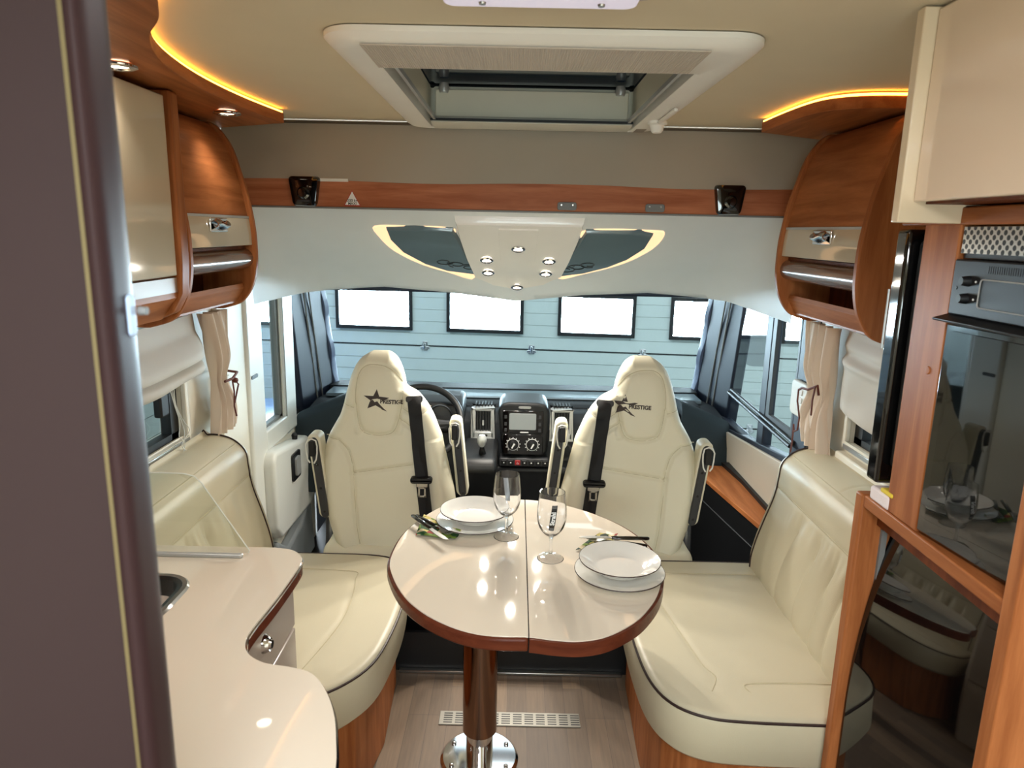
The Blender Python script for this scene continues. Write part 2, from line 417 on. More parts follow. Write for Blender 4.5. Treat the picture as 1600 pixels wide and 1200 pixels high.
struct('trim_3', MB().box(XL-.1, XR+.1, 3.97, 4.1, -.2, .66), DASH)                       # bulkhead under the windscreen
struct('trim_4', MB().box(-1.0, 1.0, 3.47, 3.53, 1.298, 1.39), NAVY, bevel=.008)          # rolled windscreen blind

# living window, left
def side_window(n, X, y0, y1, z0, z1, inx, fm, bm_):
    fr = MB(); t = .022
    a, b = sorted((X, X+inx*.016))
    for q in ((y0-t, y1+t, z0-t, z0), (y0-t, y1+t, z1, z1+t), (y0-t, y0, z0, z1), (y1, y1+t, z0, z1)): fr.box(a, b, *q)
    wn = struct('window_%d' % n, fr, fm, bevel=.004)
    ins = MB(); a2, b2 = sorted((X-inx*.045, X-inx*.012)); t = .022
    for q in ((y0, y1, z0, z0+t), (y0, y1, z1-t, z1), (y0, y0+t, z0, z1), (y1-2.2*t, y1, z0, z1)): ins.box(a2, b2, *q)
    obj('sash', ins, bm_, wn); g = sorted((X-inx*.032, X-inx*.027))
    obj('pane', MB().box(g[0], g[1], y0+.01, y1-.01, z0+.01, z1-.01), PGLASS, wn)
    return wn
wl = side_window(1, XL, 1.05, 2.19, .93, 1.42, 1, WALL, BLACK)
obj('sill_rail', MB().box(XL, XL+.03, 1.0, 2.26, .878, .905), ABSW, wl, bevel=.006)
obj('catch', MB().box(XL-.03, XL-.004, 2.075, 2.125, 1.02, 1.09), BLACK, wl, bevel=.006)
obj('stay_rail', MB().box(XL+.002, XL+.018, 1.0, 2.2, .912, .928), STEEL, wl, bevel=.002)
wr = side_window(2, XR, 1.2, 2.17, .965, 1.42, -1, WALL, BLACK)
obj('sill_rail', MB().box(XR-.03, XR, 1.15, 2.2, .905, .93), WALL, wr, bevel=.006)
obj('stay_rail', MB().box(XR-.018, XR-.002, 1.15, 2.18, .944, .96), STEEL, wr, bevel=.002)

# left cab door with its window
door = struct('door_1', wall(XL, XL+.02, 2.86, 3.30, .66, 1.62, [(2.885, 3.165, .745, 1.58)]), ABSW, bevel=.006)
wf = MB()
for q in ((2.885, 3.165, .745, .757), (2.885, 2.895, .745, 1.58), (3.13, 3.165, .745, 1.58)): wf.box(XL-.03, XL-.004, *q)
obj('window_channel', wf, GREY, door); obj('pane', MB().box(XL-.02, XL-.014, 2.88, 3.17, .74, 1.6), PGLASS, door)
pn = MB(); pn.prism([(2.81, .33), (2.86, .27), (3.30, .26), (3.37, .31), (3.40, .56), (3.385, .60), (2.83, .675), (2.80, .64)], XL, XL+.075, 'X')
dp = obj('door_panel', pn, ABSW, door, bevel=.02, seg=4)
bz = MB(); bz.prism(rrect(3.01, 3.125, .475, .60, .015), XL+.075, XL+.083, 'X'); hd = obj('handle_surround', bz, BLACK, dp)
obj('door_handle', MB().prism(rrect(3.04, 3.095, .495, .58, .01), XL+.083, XL+.092, 'X'), SILVER, door)
obj('lock_knob', MB().lathe([(.0, 0), (.012, 0), (.014, .02), (.008, .03), (0, .03)], (XL+.045, 3.17, .63), 16), BLACK, door)
lp = MB(); lp.prism([(2.83, -.02), (3.4, -.02), (3.36, .25), (3.30, .262), (3.2, .20), (3.0, .17), (2.86, .26)], XL, XL+.055, 'X')
obj('door_pocket', lp, mat('grey_door_pocket', (150, 156, 160), .5), door, bevel=.015, seg=3)
struct('trim_5', MB().box(XL, XL+.018, 2.46, 2.70, .3, 1.42), WALL, bevel=.008, seg=3)       # pillar cover
cp = struct('trim_6', MB().box(XL, XL+.03, 2.70, 2.868, .28, 1.42), ABSW, bevel=.02, seg=4)
obj('belt_slot', MB().prism(rrect(2.72, 2.785, 1.005, 1.02, .007), XL+.029, XL+.033, 'X'), BLACK, cp)
wq = struct('window_3', wall(XL-.045, XL-.02, 3.3, 3.66, .67, 1.62, [(3.325, 3.64, .70, 1.6)]), BLACK)
obj('pane', MB().box(XL-.036, XL-.031, 3.31, 3.66, .68, 1.61), PGLASS, wq)

# windscreen pillars: left and right
def pillar(n, s, pts):
    mb = MB(); mb.hexa([(s*x, y, z) for x, y, z in pts]); p = struct('trim_%d' % n, mb, NAVY, bevel=.012, seg=3)
    return p
for n, s in ((7, -1), (8, 1)):
    o = .0 if s < 0 else .012
    p = pillar(n, s, [(1.06+o, 3.50, .55), (1.00+o, 3.95, .55), (1.13, 3.97, .55), (1.13, 3.50, .55),
                      (1.06+o, 3.30, 1.42), (.985+o, 3.60, 1.42), (1.13, 3.62, 1.42), (1.13, 3.30, 1.42)])
    for k in (0, 1):
        f = .35+.14*k
        a = Vector((s*(1.055+o-.075*f), 3.50+.45*f-.004, .62)); b = Vector((s*(1.055+o-.085*f), 3.30+.30*f-.006, 1.40))
        obj('blind_rail', MB().tube([a, b], .0045, 6), GREY, p)
    fl = MB(); rows = []
    for i in range(25):
        t = i/24; z = .66+.72*t; y = 3.93-.30*t; wv = .006*math.sin(t*19)
        rows.append([(s*(.985+o+.004-wv), y-.05, z), (s*(.978+o-wv), y-.02, z), (s*(.985+o), y+.01, z)])
    fl.sheet(rows, (s*.02, 0, 0)); obj('folded_blind', fl, mat('slate_blue_blind', (96, 108, 136), .5), p)

# windscreen
ws = MB()
for z0, z1 in ((.68, 1.62),):
    y0 = 3.95; y1 = 3.50
    ws.hexa([(-1.0, y0, z0), (1.02, y0, z0), (1.02, y0+.006, z0), (-1.0, y0+.006, z0), (-1.0, y1, z1), (1.02, y1, z1), (1.02, y1+.006, z1), (-1.0, y1+.006, z1)])
wsf = MB(); wsf.box(-1.03, 1.05, 3.90, 3.99, .655, .693); wsf.box(-1.03, 1.05, 3.47, 3.54, 1.6, 1.66)
wo = struct('window_4', wsf, BLACK, bevel=.006); obj('pane', ws, PGLASS, wo)
mm = MB(); mm.box(-.02, .02, 3.90, 3.93, .69, .722); obj('sensor_foot', mm, BLACK, wo, bevel=.006)
wh = MB(); wh.box(-1.0, 1.02, 3.6, 3.98, .60, .655); obj('cowl', wh, mat('grey_blue_cowl', (118, 132, 140), .3), wo, bevel=.01)

# right cab side window
w5 = struct('window_5', wall(XR-.012, XR+.03, 2.47, 3.62, .66, 1.62, [(2.605, 2.90, .70, 1.58), (2.965, 3.60, .70, 1.58)]), NAVY, bevel=.006)
obj('pane', MB().box(XR+.008, XR+.013, 2.59, 3.61, .68, 1.6), PGLASS, w5)
# lower edge rises to the rear: sloping sill cover and the slanting slide rail
sl = MB(); sl.prism([(2.45, .50), (3.62, .50), (3.62, .645), (3.50, .655), (2.60, .775), (2.45, .79)], XR-.02, XR+.02, 'X')
obj('sill', sl, NAVY, w5, bevel=.004)
for k in range(2):
    obj('slide_rail', MB().tube([(XR-.016-.014*k, 3.36, .868-.012*k), (XR-.016-.014*k, 2.56, .842-.012*k)], .008, 8), BLACK, w5)
obj('sliding_sash', wall(XR-.01, XR+.006, 2.605, 2.90, .85, 1.58, [(2.625, 2.862, .875, 1.56)]), DKGREY, w5)
lt = MB(); lt.prism([(2.46, .42), (3.60, .42), (3.60, .635), (2.46, .765)], XR-.035, XR-.02, 'X')
struct('trim_9', lt, mat('beige_grey_side_trim', (196, 186, 172), .5), bevel=.004)

# ================================================================== OUTSIDE: the hall
GY, GT = 6.8, R(-1.0)
def gx(x, y, z): return (x*math.cos(GT)-(y)*math.sin(GT), GY+x*math.sin(GT)+y*math.cos(GT), z-.012*x)
struct('floor_hall', MB().box(-9, 9, -6, GY+.3, -.72, -.62), CONC)
gd = thing('garage_door', 'pale sectional garage door with a row of bright windows ahead of the windscreen', 'garage door', (0, GY, -.62))
def gbox(mb, x0, x1, y0, y1, z0, z1):
    mb.hexa([gx(*p) for p in ((x0, y0, z0), (x1, y0, z0), (x1, y1, z0), (x0, y1, z0), (x0, y0, z1), (x1, y0, z1), (x1, y1, z1), (x0, y1, z1))])
WX = [-4.905+1.07*i for i in range(9)]     # window left edges
WW, WZ0, WZ1 = .67, .66, .995
zs = [-.62, -.235, .478, 1.19, 1.9, 2.6]
for i, (a, b) in enumerate(zip(zs, zs[1:])):
    mb = MB(); n = 6 if i else 3; hgt = (b-a-.014)/n
    for k in range(n):
        z0, z1 = a+.007+k*hgt, a+.007+(k+1)*hgt-.004
        if i == 2:      # window section: leave the openings free
            x = -5.2
            for wx in WX:
                if z1 > WZ0 and z0 < WZ1: gbox(mb, x, wx, 0, .04, z0, z1); x = wx+WW
            gbox(mb, x, 5.4, 0, .04, z0, z1)
        else: gbox(mb, -5.2, 5.4, 0, .04, z0, z1)
    gbox(mb, -5.2, 5.4, .02, .04, a+.007, WZ0-.0 if i == 2 else b-.007)
    obj('door_section', mb, DOORM, gd, smooth=False)
sm = MB()
for z in zs[1:-1]: gbox(sm, -5.2, 5.4, .01, .035, z-.007, z+.007)
obj('section_seal', sm, BLACK, gd)
for wx in WX:
    f = MB(); t = .035
    for q in ((wx-t, wx+WW+t, WZ0-t, WZ0), (wx-t, wx+WW+t, WZ1, WZ1+t), (wx-t, wx, WZ0, WZ1), (wx+WW, wx+WW+t, WZ0, WZ1)): gbox(f, q[0], q[1], -.02, .05, q[2], q[3])
    fo = obj('window_frame', f, BLACK, gd)
    p = MB(); gbox(p, wx, wx+WW, .02, .03, WZ0, WZ1); obj('pane', p, PANE, fo)
for hx in (-3.0, -1.93, -.87, .165, 1.24, 2.33, 3.4):
    for hz in ((.478), (-.235)):
        hb = MB(); gbox(hb, hx-.03, hx+.03, -.012, 0, hz-.045, hz+.045); gbox(hb, hx-.045, hx+.045, -.016, -.002, hz-.03, hz-.005); gbox(hb, hx-.012, hx+.012, -.03, -.01, hz-.03, hz+.03)
        obj('hinge', hb, CHROME, gd, bevel=.004)
pier = MB()
for k in range(28):
    for j in range(4):
        y0_ = 1.2+.49*j+(.12 if k % 2 else 0); pier.box(-1.62, -1.5, y0_, y0_+.484, -.62+.09*k, -.62+.09*k+.086)
pier.box(-1.615, -1.505, 1.2, 3.15, -.62, 1.9)
struct('wall_hall_pier', pier, mat('painted_blockwork', (170, 176, 172), .7), smooth=False)
struct('wall_hall_front', MB().box(-9, -5.1, GY+.0, GY+.3, -.62, 4.5).box(5.3, 9, GY, GY+.3, -.62, 4.5), DOORM)
for nm, x0, x1 in (('left', -4.6, -4.4), ('right', 5.4, 5.6)):
    mb = MB()
    for k in range(18):
        z = -.62+.25*k; mb.box(x0, x1, -5, GY, z, z+.246)
    mb.box(x0+.01, x1-.01, -5, GY, -.62, 4)
    struct('wall_hall_'+nm, mb, DOORM, smooth=False)

# parked blue car beyond the cab door window
CARN = len(bpy.data.objects)
cr = thing('parked_car', 'blue car parked in the hall beyond the white cab door window', 'car', (-3.0, 5.0, -.62))
def carbody(prof, w0, w1, X0, mb):
    rows = []
    for s_, ww in ((-1, w0*.94), (-1, w0), (1, w0), (1, w0*.94)):
        pass
    return mb
P = [(4.05, .18), (6.3, .18), (6.42, .35), (6.38, .62), (6.2, .70), (5.5, .80), (4.9, .82), (3.2, .84), (2.6, .84), (2.5, .5), (2.55, .2)]
body = MB(); rows = []
for x, sc_ in ((-3.85, .93), (-3.78, .99), (-3.6, 1), (-2.75, 1), (-2.5, .99), (-2.42, .93)):
    rows.append([(x, 4.4+(y-4.4)*(.97+.03*sc_), -.62+.18+(z-.18)*sc_) for y, z in P])
body.grid(rows, wrap=True, caps=True); obj('body', body, BLUECAR, cr)
gh = MB(); G = [(5.1, .80), (4.5, 1.22), (4.2, 1.32), (3.3, 1.34), (2.8, 1.2), (2.55, .82)]
rows = []
for x, sc_ in ((-3.75, .0), (-3.6, 1), (-2.68, 1), (-2.5, .0)):
    rows.append([(x, y, -.62+.80+(z-.80)*(1 if sc_ else .02)) for y, z in G])
gh.grid(rows, wrap=True, caps=True); obj('cabin_glass', gh, mat('dark_car_glass', (14, 18, 24), .08), cr)
for wx in (-3.83, -2.44):
    for wy in (3.2, 5.6):
        obj('wheel', MB().lathe([(0, -.09), (.2, -.09), (.32, -.08), (.33, 0), (.32, .08), (.2, .09), (0, .09)], (wx+(.05 if wx < -3 else -.05), wy, -.29), 24, 'X'), BLACK, cr)
obj('headlamp', MB().box(-2.72, -2.5, 6.22, 6.36, -.12, .0), ABSW, cr, bevel=.03)
cr.location.x += .75

# ================================================================== DROP-DOWN BED with its panelled underside
bed = thing('drop_down_bed', 'raised drop-down bed with cherry wood beam and white moulded underside over the cab', 'bed', (0, 2.62, 1.67))
def lipY(x):
    return lerp_tab([(0, 3.25), (.70, 3.25), (.85, 3.21), (.93, 3.12), (.985, 2.98), (1.02, 2.84), (1.05, 2.70)])(abs(x))
def lipZ(x): return lerp_tab([(-1.05, 1.29), (-.93, 1.315), (-.6, 1.338), (-.3, 1.318), (0, 1.285), (.3, 1.318), (.6, 1.335), (.93, 1.315), (1.05, 1.275)])(x)
def zb(x, y):
    t = min(1, max(0, (y-2.62)/(lipY(x)-2.62)))
    return 1.67-.31*t-(1.36-lipZ(x))*max(0, (t-.75)/.25)**2-(.03*math.exp(-((t-.86)/.05)**2) if False else 0)
xs = [-1.05+2.1*i/84 for i in range(85)]
rows = []
for i in range(31):
    t = i/30; rows.append([(x, 2.62+(lipY(x)-2.62)*t, zb(x, 2.62+(lipY(x)-2.62)*t)) for x in xs])
for k in range(1, 9):
    a = R(90*k/8*1.6); rows.append([(x, lipY(x)+.03*math.sin(min(a, PI/2)), lipZ(x)+.03*(1-math.cos(min(a, PI/2)))+max(0, k-5)*.06) for x in xs])
ub = MB(); ub.sheet(rows, (0, -.004, .02)); obj('moulded_underside', ub, ABS, bed, angle=60)
bm_ = MB(); bm_.box(-1.03, 1.05, 2.60, 2.625, 1.668, 1.768); obj('beam', bm_, W_X, bed, bevel=.004)
tr = MB(); tr.box(-1.03, 1.05, 2.598, 2.606, 1.663, 1.669); obj('beam_edge_strip', tr, GREY, bed)
rows = []
for k in range(14):
    t = k/13; z = CZ-.003-(CZ-1.762)*t
    rows.append([(-1.055+2.12*i/60, 2.645-.055*t**2+.006*math.sin(i*.55+t*2)*t-.012*math.sin(PI*t), z+.004*math.sin(i*.23)*t) for i in range(61)])
sk = MB(); sk.sheet(rows, (0, .006, 0)); obj('skirt', sk, SKIRT, bed)
obj('skirt_seam_roll', MB().tube([(-1.04, 2.628, CZ-.012), (1.05, 2.628, CZ-.012)], .004, 8), mat('dark_seam_piping', (92, 82, 70), .9), bed)
obj('skirt_tab', MB().box(-.70, -.60, 2.592, 2.598, 1.756, 1.766), ABSW, bed)

def surf_plate(poly, d0, d1, n=14):
    """a plate that follows the underside: polygon in plan, from d0 to d1 below it"""
    cx = sum(p[0] for p in poly)/len(poly); cy = sum(p[1] for p in poly)/len(poly)
    top, rows = [], []
    def P(p, s_, d): x, y = cx+(p[0]-cx)*s_, cy+(p[1]-cy)*s_; return (x, y-d*.4, zb(x, y)-d)
    rows.append([P(p, 1.02, d0) for p in poly])
    rows.append([P(p, 1, d1*.7) for p in poly]); rows.append([P(p, .98, d1) for p in poly])
    for k in range(1, n): rows.append([P(p, .98*(1-k/n), d1) for p in poly])
    rows.append([P(p, .002, d1) for p in poly])
    return MB().grid(rows, wrap=True, caps=True)
CON = [(-.226, 2.668), (.242, 2.667), (.238, 2.775), (.218, 2.96), (.196, 3.10), (.123, 3.159), (.005, 3.184), (-.103, 3.166), (-.18, 3.12), (-.205, 2.951), (-.221, 2.78)]
def densify(poly, k=5): return [(a[0]+(b[0]-a[0])*i/k, a[1]+(b[1]-a[1])*i/k) for a, b in zip(poly, poly[1:]+poly[:1]) for i in range(k)]
obj('lamp_console', surf_plate(densify(CON), -.002, .028), mat('cream_lamp_console', (250, 248, 244), .25, coat=.3), bed, angle=50)
obj('console_centre', surf_plate(densify([(-.07, 2.69), (.08, 2.69), (.075, 2.95), (.06, 3.15), (.005, 3.165), (-.05, 3.15), (-.065, 2.95)]), .02, .032), mat('cream_lamp_console', (0, 0, 0)), bed, angle=50)
ML = [(-.494, 2.748), (-.383, 2.742), (-.245, 2.750), (-.229, 2.82), (-.18, 3.116), (-.294, 3.09), (-.382, 3.028), (-.46, 2.924), (-.493, 2.821)]
MR = [(.262, 2.742), (.463, 2.737), (.514, 2.754), (.505, 2.85), (.452, 2.95), (.384, 3.022), (.284, 3.088), (.193, 3.117), (.207, 2.989), (.243, 2.825)]
MIRM = mat('blue_grey_glass_panel', (104, 124, 134), .12, coat=.5)
for nm, poly, s in (('l', ML, -1), ('r', MR, 1)):
    gc = (-.21, 2.735) if s < 0 else (.235, 2.73)
    gp = catmull(poly, 4)
    # light channel around the outer side
    out = [(gc[0]+(p.x-gc[0])*1.16, gc[1]+(p.y-gc[1])*1.09) for p in gp]
    obj('light_channel', surf_plate(out, -.004, .004), GLOW, bed, angle=50)
    mp_ = obj('glass_panel', surf_plate(densify(poly, 4), .0, .016), MIRM, bed, angle=50)
    for k in range(3):
        cx_, cy_ = ((-.30+.05*k, 3.0+.022*k) if s < 0 else (.30-.045*k, 3.0+.025*k)); pts = []
        for i in range(22):
            a = i/21*2*PI*1.15+k*2+(0 if s < 0 else 1); rr = .026*(1-.55*i/21)
            x, y = cx_+rr*math.cos(a)*1.5, cy_+rr*math.sin(a); pts.append((x, y-.4*.017, zb(x, y)-.0175))
        obj('swirl_motif', MB().tube(pts, .0016, 5), BLACK, mp_)
SP = [(.006, 2.835), (-.121, 2.936), (.132, 2.936), (-.119, 3.052), (.125, 3.052), (.005, 3.160)]
BEAM_P = (.75, .07)
def spot(x, y, z, r, lens, label, group, tilt=0.0, pw=1):
    t = thing('recessed_spotlight', label, 'spotlight', (x, y, z), group)
    c = Matrix.Rotation(tilt, 4, 'X')
    def loc(mb): mb.v = [tuple(c @ Vector(v)) for v in mb.v]; return mb
    obj('rim', loc(MB().lathe([(r*.78, .004), (r*1.0, .004), (r*1.32, -.001), (r*1.3, -.004), (r*1.05, -.007), (r*.85, -.006), (r*.78, -.002)], n=32, closed=True)), CHROME, t, local=True)
    obj('lens', loc(MB().lathe([(0, -.002), (r*.8, -.002), (r*.8, .003), (0, .003)], n=28)), lens, t, local=True)
    l_ = bpy.data.lights.new('spot_beam', 'AREA'); l_.shape = 'DISK'; l_.size = r*1.6; l_.energy = BEAM_P[0] if lens == LENSB else BEAM_P[1]*pw; l_.color = (1, .93, .82); l_.spread = R(135 if lens == LENSB else 100)
    lo2 = bpy.data.objects.new('spot_beam', l_); col.objects.link(lo2); lo2.location = (x, y-math.sin(tilt)*0, z-.010); lo2.rotation_euler = (tilt*1.2, 0, 0)
    return t
slab = ['round cab spotlight nearest the wood beam', 'rear spotlight on the side above the steering wheel, in the cab lamp console', 'rear spotlight on the passenger side of the cab lamp console',
        'front spotlight on the side above the steering wheel, in the cab lamp console', 'front spotlight on the passenger side of the cab lamp console', 'cab console spotlight closest to the windscreen']
for (x, y), l in zip(SP, slab): spot(x, y-.013, zb(x, y)-.0335, .021, LENSB, l, 'spotlights in the cab lamp console', R(-26))

# reading lamps on the beam
def reading_lamp(x, label, s):
    t = thing('reading_lamp', label, 'lamp', (x, 2.60, 1.72), 'black reading lamps on the wood beam')
    b = MB(); b.grid([[(px*w_, -d, pz) for px, pz in rrect(-.05, .05, z0, z1, .014, 4)] for w_, d, z0, z1 in ((.95, 0, -.05, .052), (1.0, .016, -.052, .052), (.9, .03, -.048, .05), (.6, .034, -.03, .04))], wrap=True, caps=True)
    for i, v in enumerate(b.v): b.v[i] = (v[0]*(1+.16*v[2]/.05), v[1], v[2])
    obj('housing', b, PIANO, t, local=True)
    obj('swivel_lens', MB().lathe([(0, -.046), (.016, -.044), (.022, -.036), (.022, -.03), (0, -.03)], (0, 0, -.006), 24, 'Y'), PIANO, t, local=True)
    obj('switch', MB().prism(rrect(-.022, .022, -.036, -.030, .002), -.035, -.030, 'Y'), DKGREY, t, local=True)
reading_lamp(-.752, 'black reading lamp on the wood beam beside the triangular warning sticker', -1)
reading_lamp(.745, 'black reading lamp on the wood beam near the passenger-side overhead cabinet', 1)
# warning sticker
st = thing('warning_sticker', 'triangular red-edged warning sticker on the wood beam', 'sticker', (-.588, 2.5995, 1.70))
tri = [(-.030, -.026), (.030, -.026), (0, .028)]
obj('border', MB().prism(tri, -.0008, 0, 'Y'), RED, st, local=True)
obj('face', MB().prism([(x*.86, z*.86-.0005) for x, z in tri], -.0013, -.0008, 'Y'), WHITE, st, local=True)
for s_, zz, sz in (('200 kg', -.008, .0135), ('MAXI', -.0185, .0125)):
    obj('lettering', text_mb(s_, sz, lambda x, y, zz=zz: (x, -.0017, y+zz), bold=.0002), BLACK, st, local=True)
for x, l in ((.175, 'grey catch plate on the wood beam above the lamp console'), (.487, 'grey catch plate on the wood beam nearer the black passenger-side reading lamp')):
    t = thing('catch_plate', l, 'bracket', (x, 2.60, 1.688), 'grey catch plates on the wood beam')
    obj('plate', MB().prism(rrect(-.034, .034, -.014, .014, .008), -.008, 0, 'Y'), GREY, t, bevel=.002, local=True)
    for sx in (-.02, .02): obj('screw', MB().lathe([(0, -.011), (.003, -.011), (.004, -.008), (0, -.008)], (sx, 0, .004), 12, 'Y'), STEEL, t, local=True)

# ================================================================== ROOF WINDOW
rw = thing('roof_window', 'large cream framed skylight with open blind set in the ceiling', 'skylight', (.045, 2.0, 1.94))
ox0, ox1, oy0, oy1 = -.385, .472, 1.425, 2.62; ix0, ix1, iy0, iy1 = -.302, .382, 1.66, 2.575
def band(r): return [(x, y) for x, y in r]
nO = 8
prof = [(0, CZ-.002, 0), (0, CZ-.012, .0), (.008, 1.950, .0), (.022, 1.942, 0), (.04, 1.94, 0)]
rows = [[(x, y, z) for x, y in rrect(ox0+d, ox1-d, oy0+d, oy1-d, .075-d*.3, nO)] for d, z, _ in prof]
rows.append([(x, y, 1.940) for x, y in rrect(ix0-.008, ix1+.008, iy0-.008, iy1+.008, .012, nO)])
rows.append([(x, y, 1.944) for x, y in rrect(ix0, ix1, iy0, iy1, .008, nO)])
rows.append([(x, y, 1.985) for x, y in rrect(ix0-.003, ix1+.003, iy0-.003, iy1+.003, .008, nO)])
fr = MB().grid(rows, wrap=True); obj('frame', fr, mat('warm_white_frame_plastic', (248, 245, 238), .4), rw, angle=40)
SH = mat('cream_shaft_plastic', (232, 228, 208), .35)
obj('shaft', MB().grid([[(x, y, z) for x, y in rrect(ix0-.003+d, ix1+.003-d, iy0-.003+d, iy1+.003-d, .01, 4)] for d, z in ((0, 1.98), (0, 2.075), (-.02, 2.075), (-.02, 1.98))], wrap=True), SH, rw)
obj('inner_frame', wall(0, 0, 0, 0, 0, 0, []) if False else MB().box(ix0+.02, ix1-.02, iy1-.07, iy1-.05, 1.955, 2.055), SH, rw, bevel=.004)
for x in (ix0+.02, ix1-.028): obj('side_rail', MB().box(x, x+.008, iy0, iy1-.05, 1.95, 1.962), SILVER, rw)
obj('blind_cassette', MB().prism([(2.455, 1.944), (2.49, 1.938), (2.565, 1.938), (2.565, 1.965), (2.47, 1.965)], ix0+.01, ix1-.01, 'X'), mat('pale_cassette', (214, 212, 200), .25), rw, bevel=.004)
obj('cassette_slot', MB().box(ix0+.01, ix1-.01, 2.448, 2.456, 1.948, 1.955), BLACK, rw)
gr_ = MB(); n_ = 150
for i in range(n_):
    x = -.305+.665*i/(n_-1); gr_.box(x-.0011, x+.0011, 1.447, 1.640, 1.9375, 1.9402)
for i in range(41): y = 1.449+.0047*i; gr_.box(-.306, .361, y-.0008, y+.0008, 1.938, 1.9402)
obj('ventilation_mesh', gr_, mat('warm_grey_mesh', (214, 202, 188), .6), rw, smooth=False)
dome = MB(); rows = []
for k in range(8):
    t = k/7; d = .10*t*t; rows.append([(x, y, 2.08+.06*math.sin(t*PI/2)) for x, y in rrect(ix0-.02+d, ix1+.02-d, iy0-.02+d, iy1+.02-d, .05, 5)])
dome.grid(rows, wrap=True, caps=True); obj('dome', dome, TGLASS, rw)
obj('dome_seal', MB().tube([(x, y, 2.078) for x, y in rrect(ix0-.012, ix1+.012, iy0-.012, iy1+.012, .03, 4)], .010, 6, closed=True), BLACK, rw)
for x in (ix0+.05, ix1-.05):
    obj('latch', MB().lathe([(0, -.02), (.014, -.02), (.018, -.005), (.014, .01), (0, .012)], (x, 2.50, 2.062), 16), SILVER, rw)
kn = MB().lathe([(0, 0), (.030, 0), (.031, -.008), (.022, -.012), (.020, -.026), (.014, -.034), (0, -.036)], (.428, 2.33, 1.94), 24)
obj('crank_knob', kn, mat('warm_white_frame_plastic', (0, 0, 0)), rw)
obj('crank_arm', MB().box(.422, .434, 2.06, 2.30, 1.928, 1.938), mat('warm_white_frame_plastic', (0, 0, 0)), rw, bevel=.004)
obj('instruction_label', MB().box(.392, .425, 2.50, 2.575, 1.9385, 1.9402), mat('printed_label_grey', (150, 142, 132), .5), rw)

# ceiling lamp close to the top edge of the picture
cl_ = thing('ceiling_lamp', 'flat ceiling lamp with clear diffuser behind the skylight', 'lamp', (.03, 1.06, CZ))
b = MB(); rows = []
for z, s_ in ((0, 1.0), (-.012, 1.0), (-.022, .96), (-.026, .80)): rows.append([(x*s_, y*s_, z) for x, y in rrect(-.24, .225, -.16, .152, .13, 8)])
b.grid(rows, wrap=True, caps=True); obj('base', b, LILAC, cl_, local=True)
obj('diffuser', MB().prism(rrect(-.15, .145, -.12, .135, .02), -.034, -.024, 'Z'), LAMPM, cl_, bevel=.004, local=True)
for sx in (-.09, .09): obj('screw', MB().lathe([(0, -.037), (.005, -.037), (.006, -.034), (0, -.034)], (sx, .11, 0), 12), STEEL, cl_, local=True)
kl = thing('kitchen_ceiling_lamp', 'square ceiling lamp over the kitchen floor', 'lamp', (0, -.35, CZ))
obj('base', MB().prism(rrect(-.28, .28, -.28, .28, .05), -.018, 0, 'Z'), ABSW, kl, bevel=.004, local=True)
obj('diffuser', MB().prism(rrect(-.26, .26, -.26, .26, .04), -.028, -.018, 'Z'), LAMPM, kl, bevel=.004, local=True)

# ================================================================== PELMETS (wood shelf under the ceiling) with LED strips
def pelmet(label, inner, wallx, y0, y1, s, led_to):
    t = thing('ceiling_pelmet', label, 'pelmet', (wallx, (y0+y1)/2, 1.925))
    edge = [tuple(p) for p in catmull(inner, 8, closed=False)]
    poly = [(wallx, y0)]+edge+[(wallx, 2.59)]
    obj('board', MB().prism(poly, 1.926, 1.957, 'Z'), W_Y, t, bevel=.002)
    e2 = [(x+s*.006, y) for x, y in edge]
    obj('led_strip', MB().tube([(x, y, 1.9605) for x, y in e2[:led_to]], .0032, 6), STRIPM, t)
    return t
PL = [(-.47, .60), (-.48, .95), (-.575, 1.22), (-.665, 1.37), (-.735, 1.54), (-.775, 1.74), (-.792, 1.95), (-.788, 2.18), (-.765, 2.43)]
pelmet('curved cherry wood ceiling pelmet above the kitchen counter, holding spotlights', PL, XL, .6, 2.43, -1, 99)
PR = [(1.03, 1.93), (.97, 1.932), (.90, 1.94), (.85, 1.962), (.81, 2.01), (.79, 2.10), (.782, 2.25), (.782, 2.42)]
pelmet('short cherry wood ceiling pelmet beside the tall oven cabinet, without spotlights', PR, XR, 1.93, 2.42, 1, 99)
spot(-.84, 1.58, 1.92, .030, LENS, 'ceiling pelmet spotlight half hidden by the mauve jamb', 'spotlights in the curved pelmet')
spot(-.855, 2.19, 1.92, .030, LENS, 'ceiling pelmet spotlight over the curved cabinet with open shelf', 'spotlights in the curved pelmet')
spot(-.70, 1.02, 1.92, .030, LENS, 'ceiling pelmet spotlight over the kitchen sink', 'spotlights in the curved pelmet', pw=4)

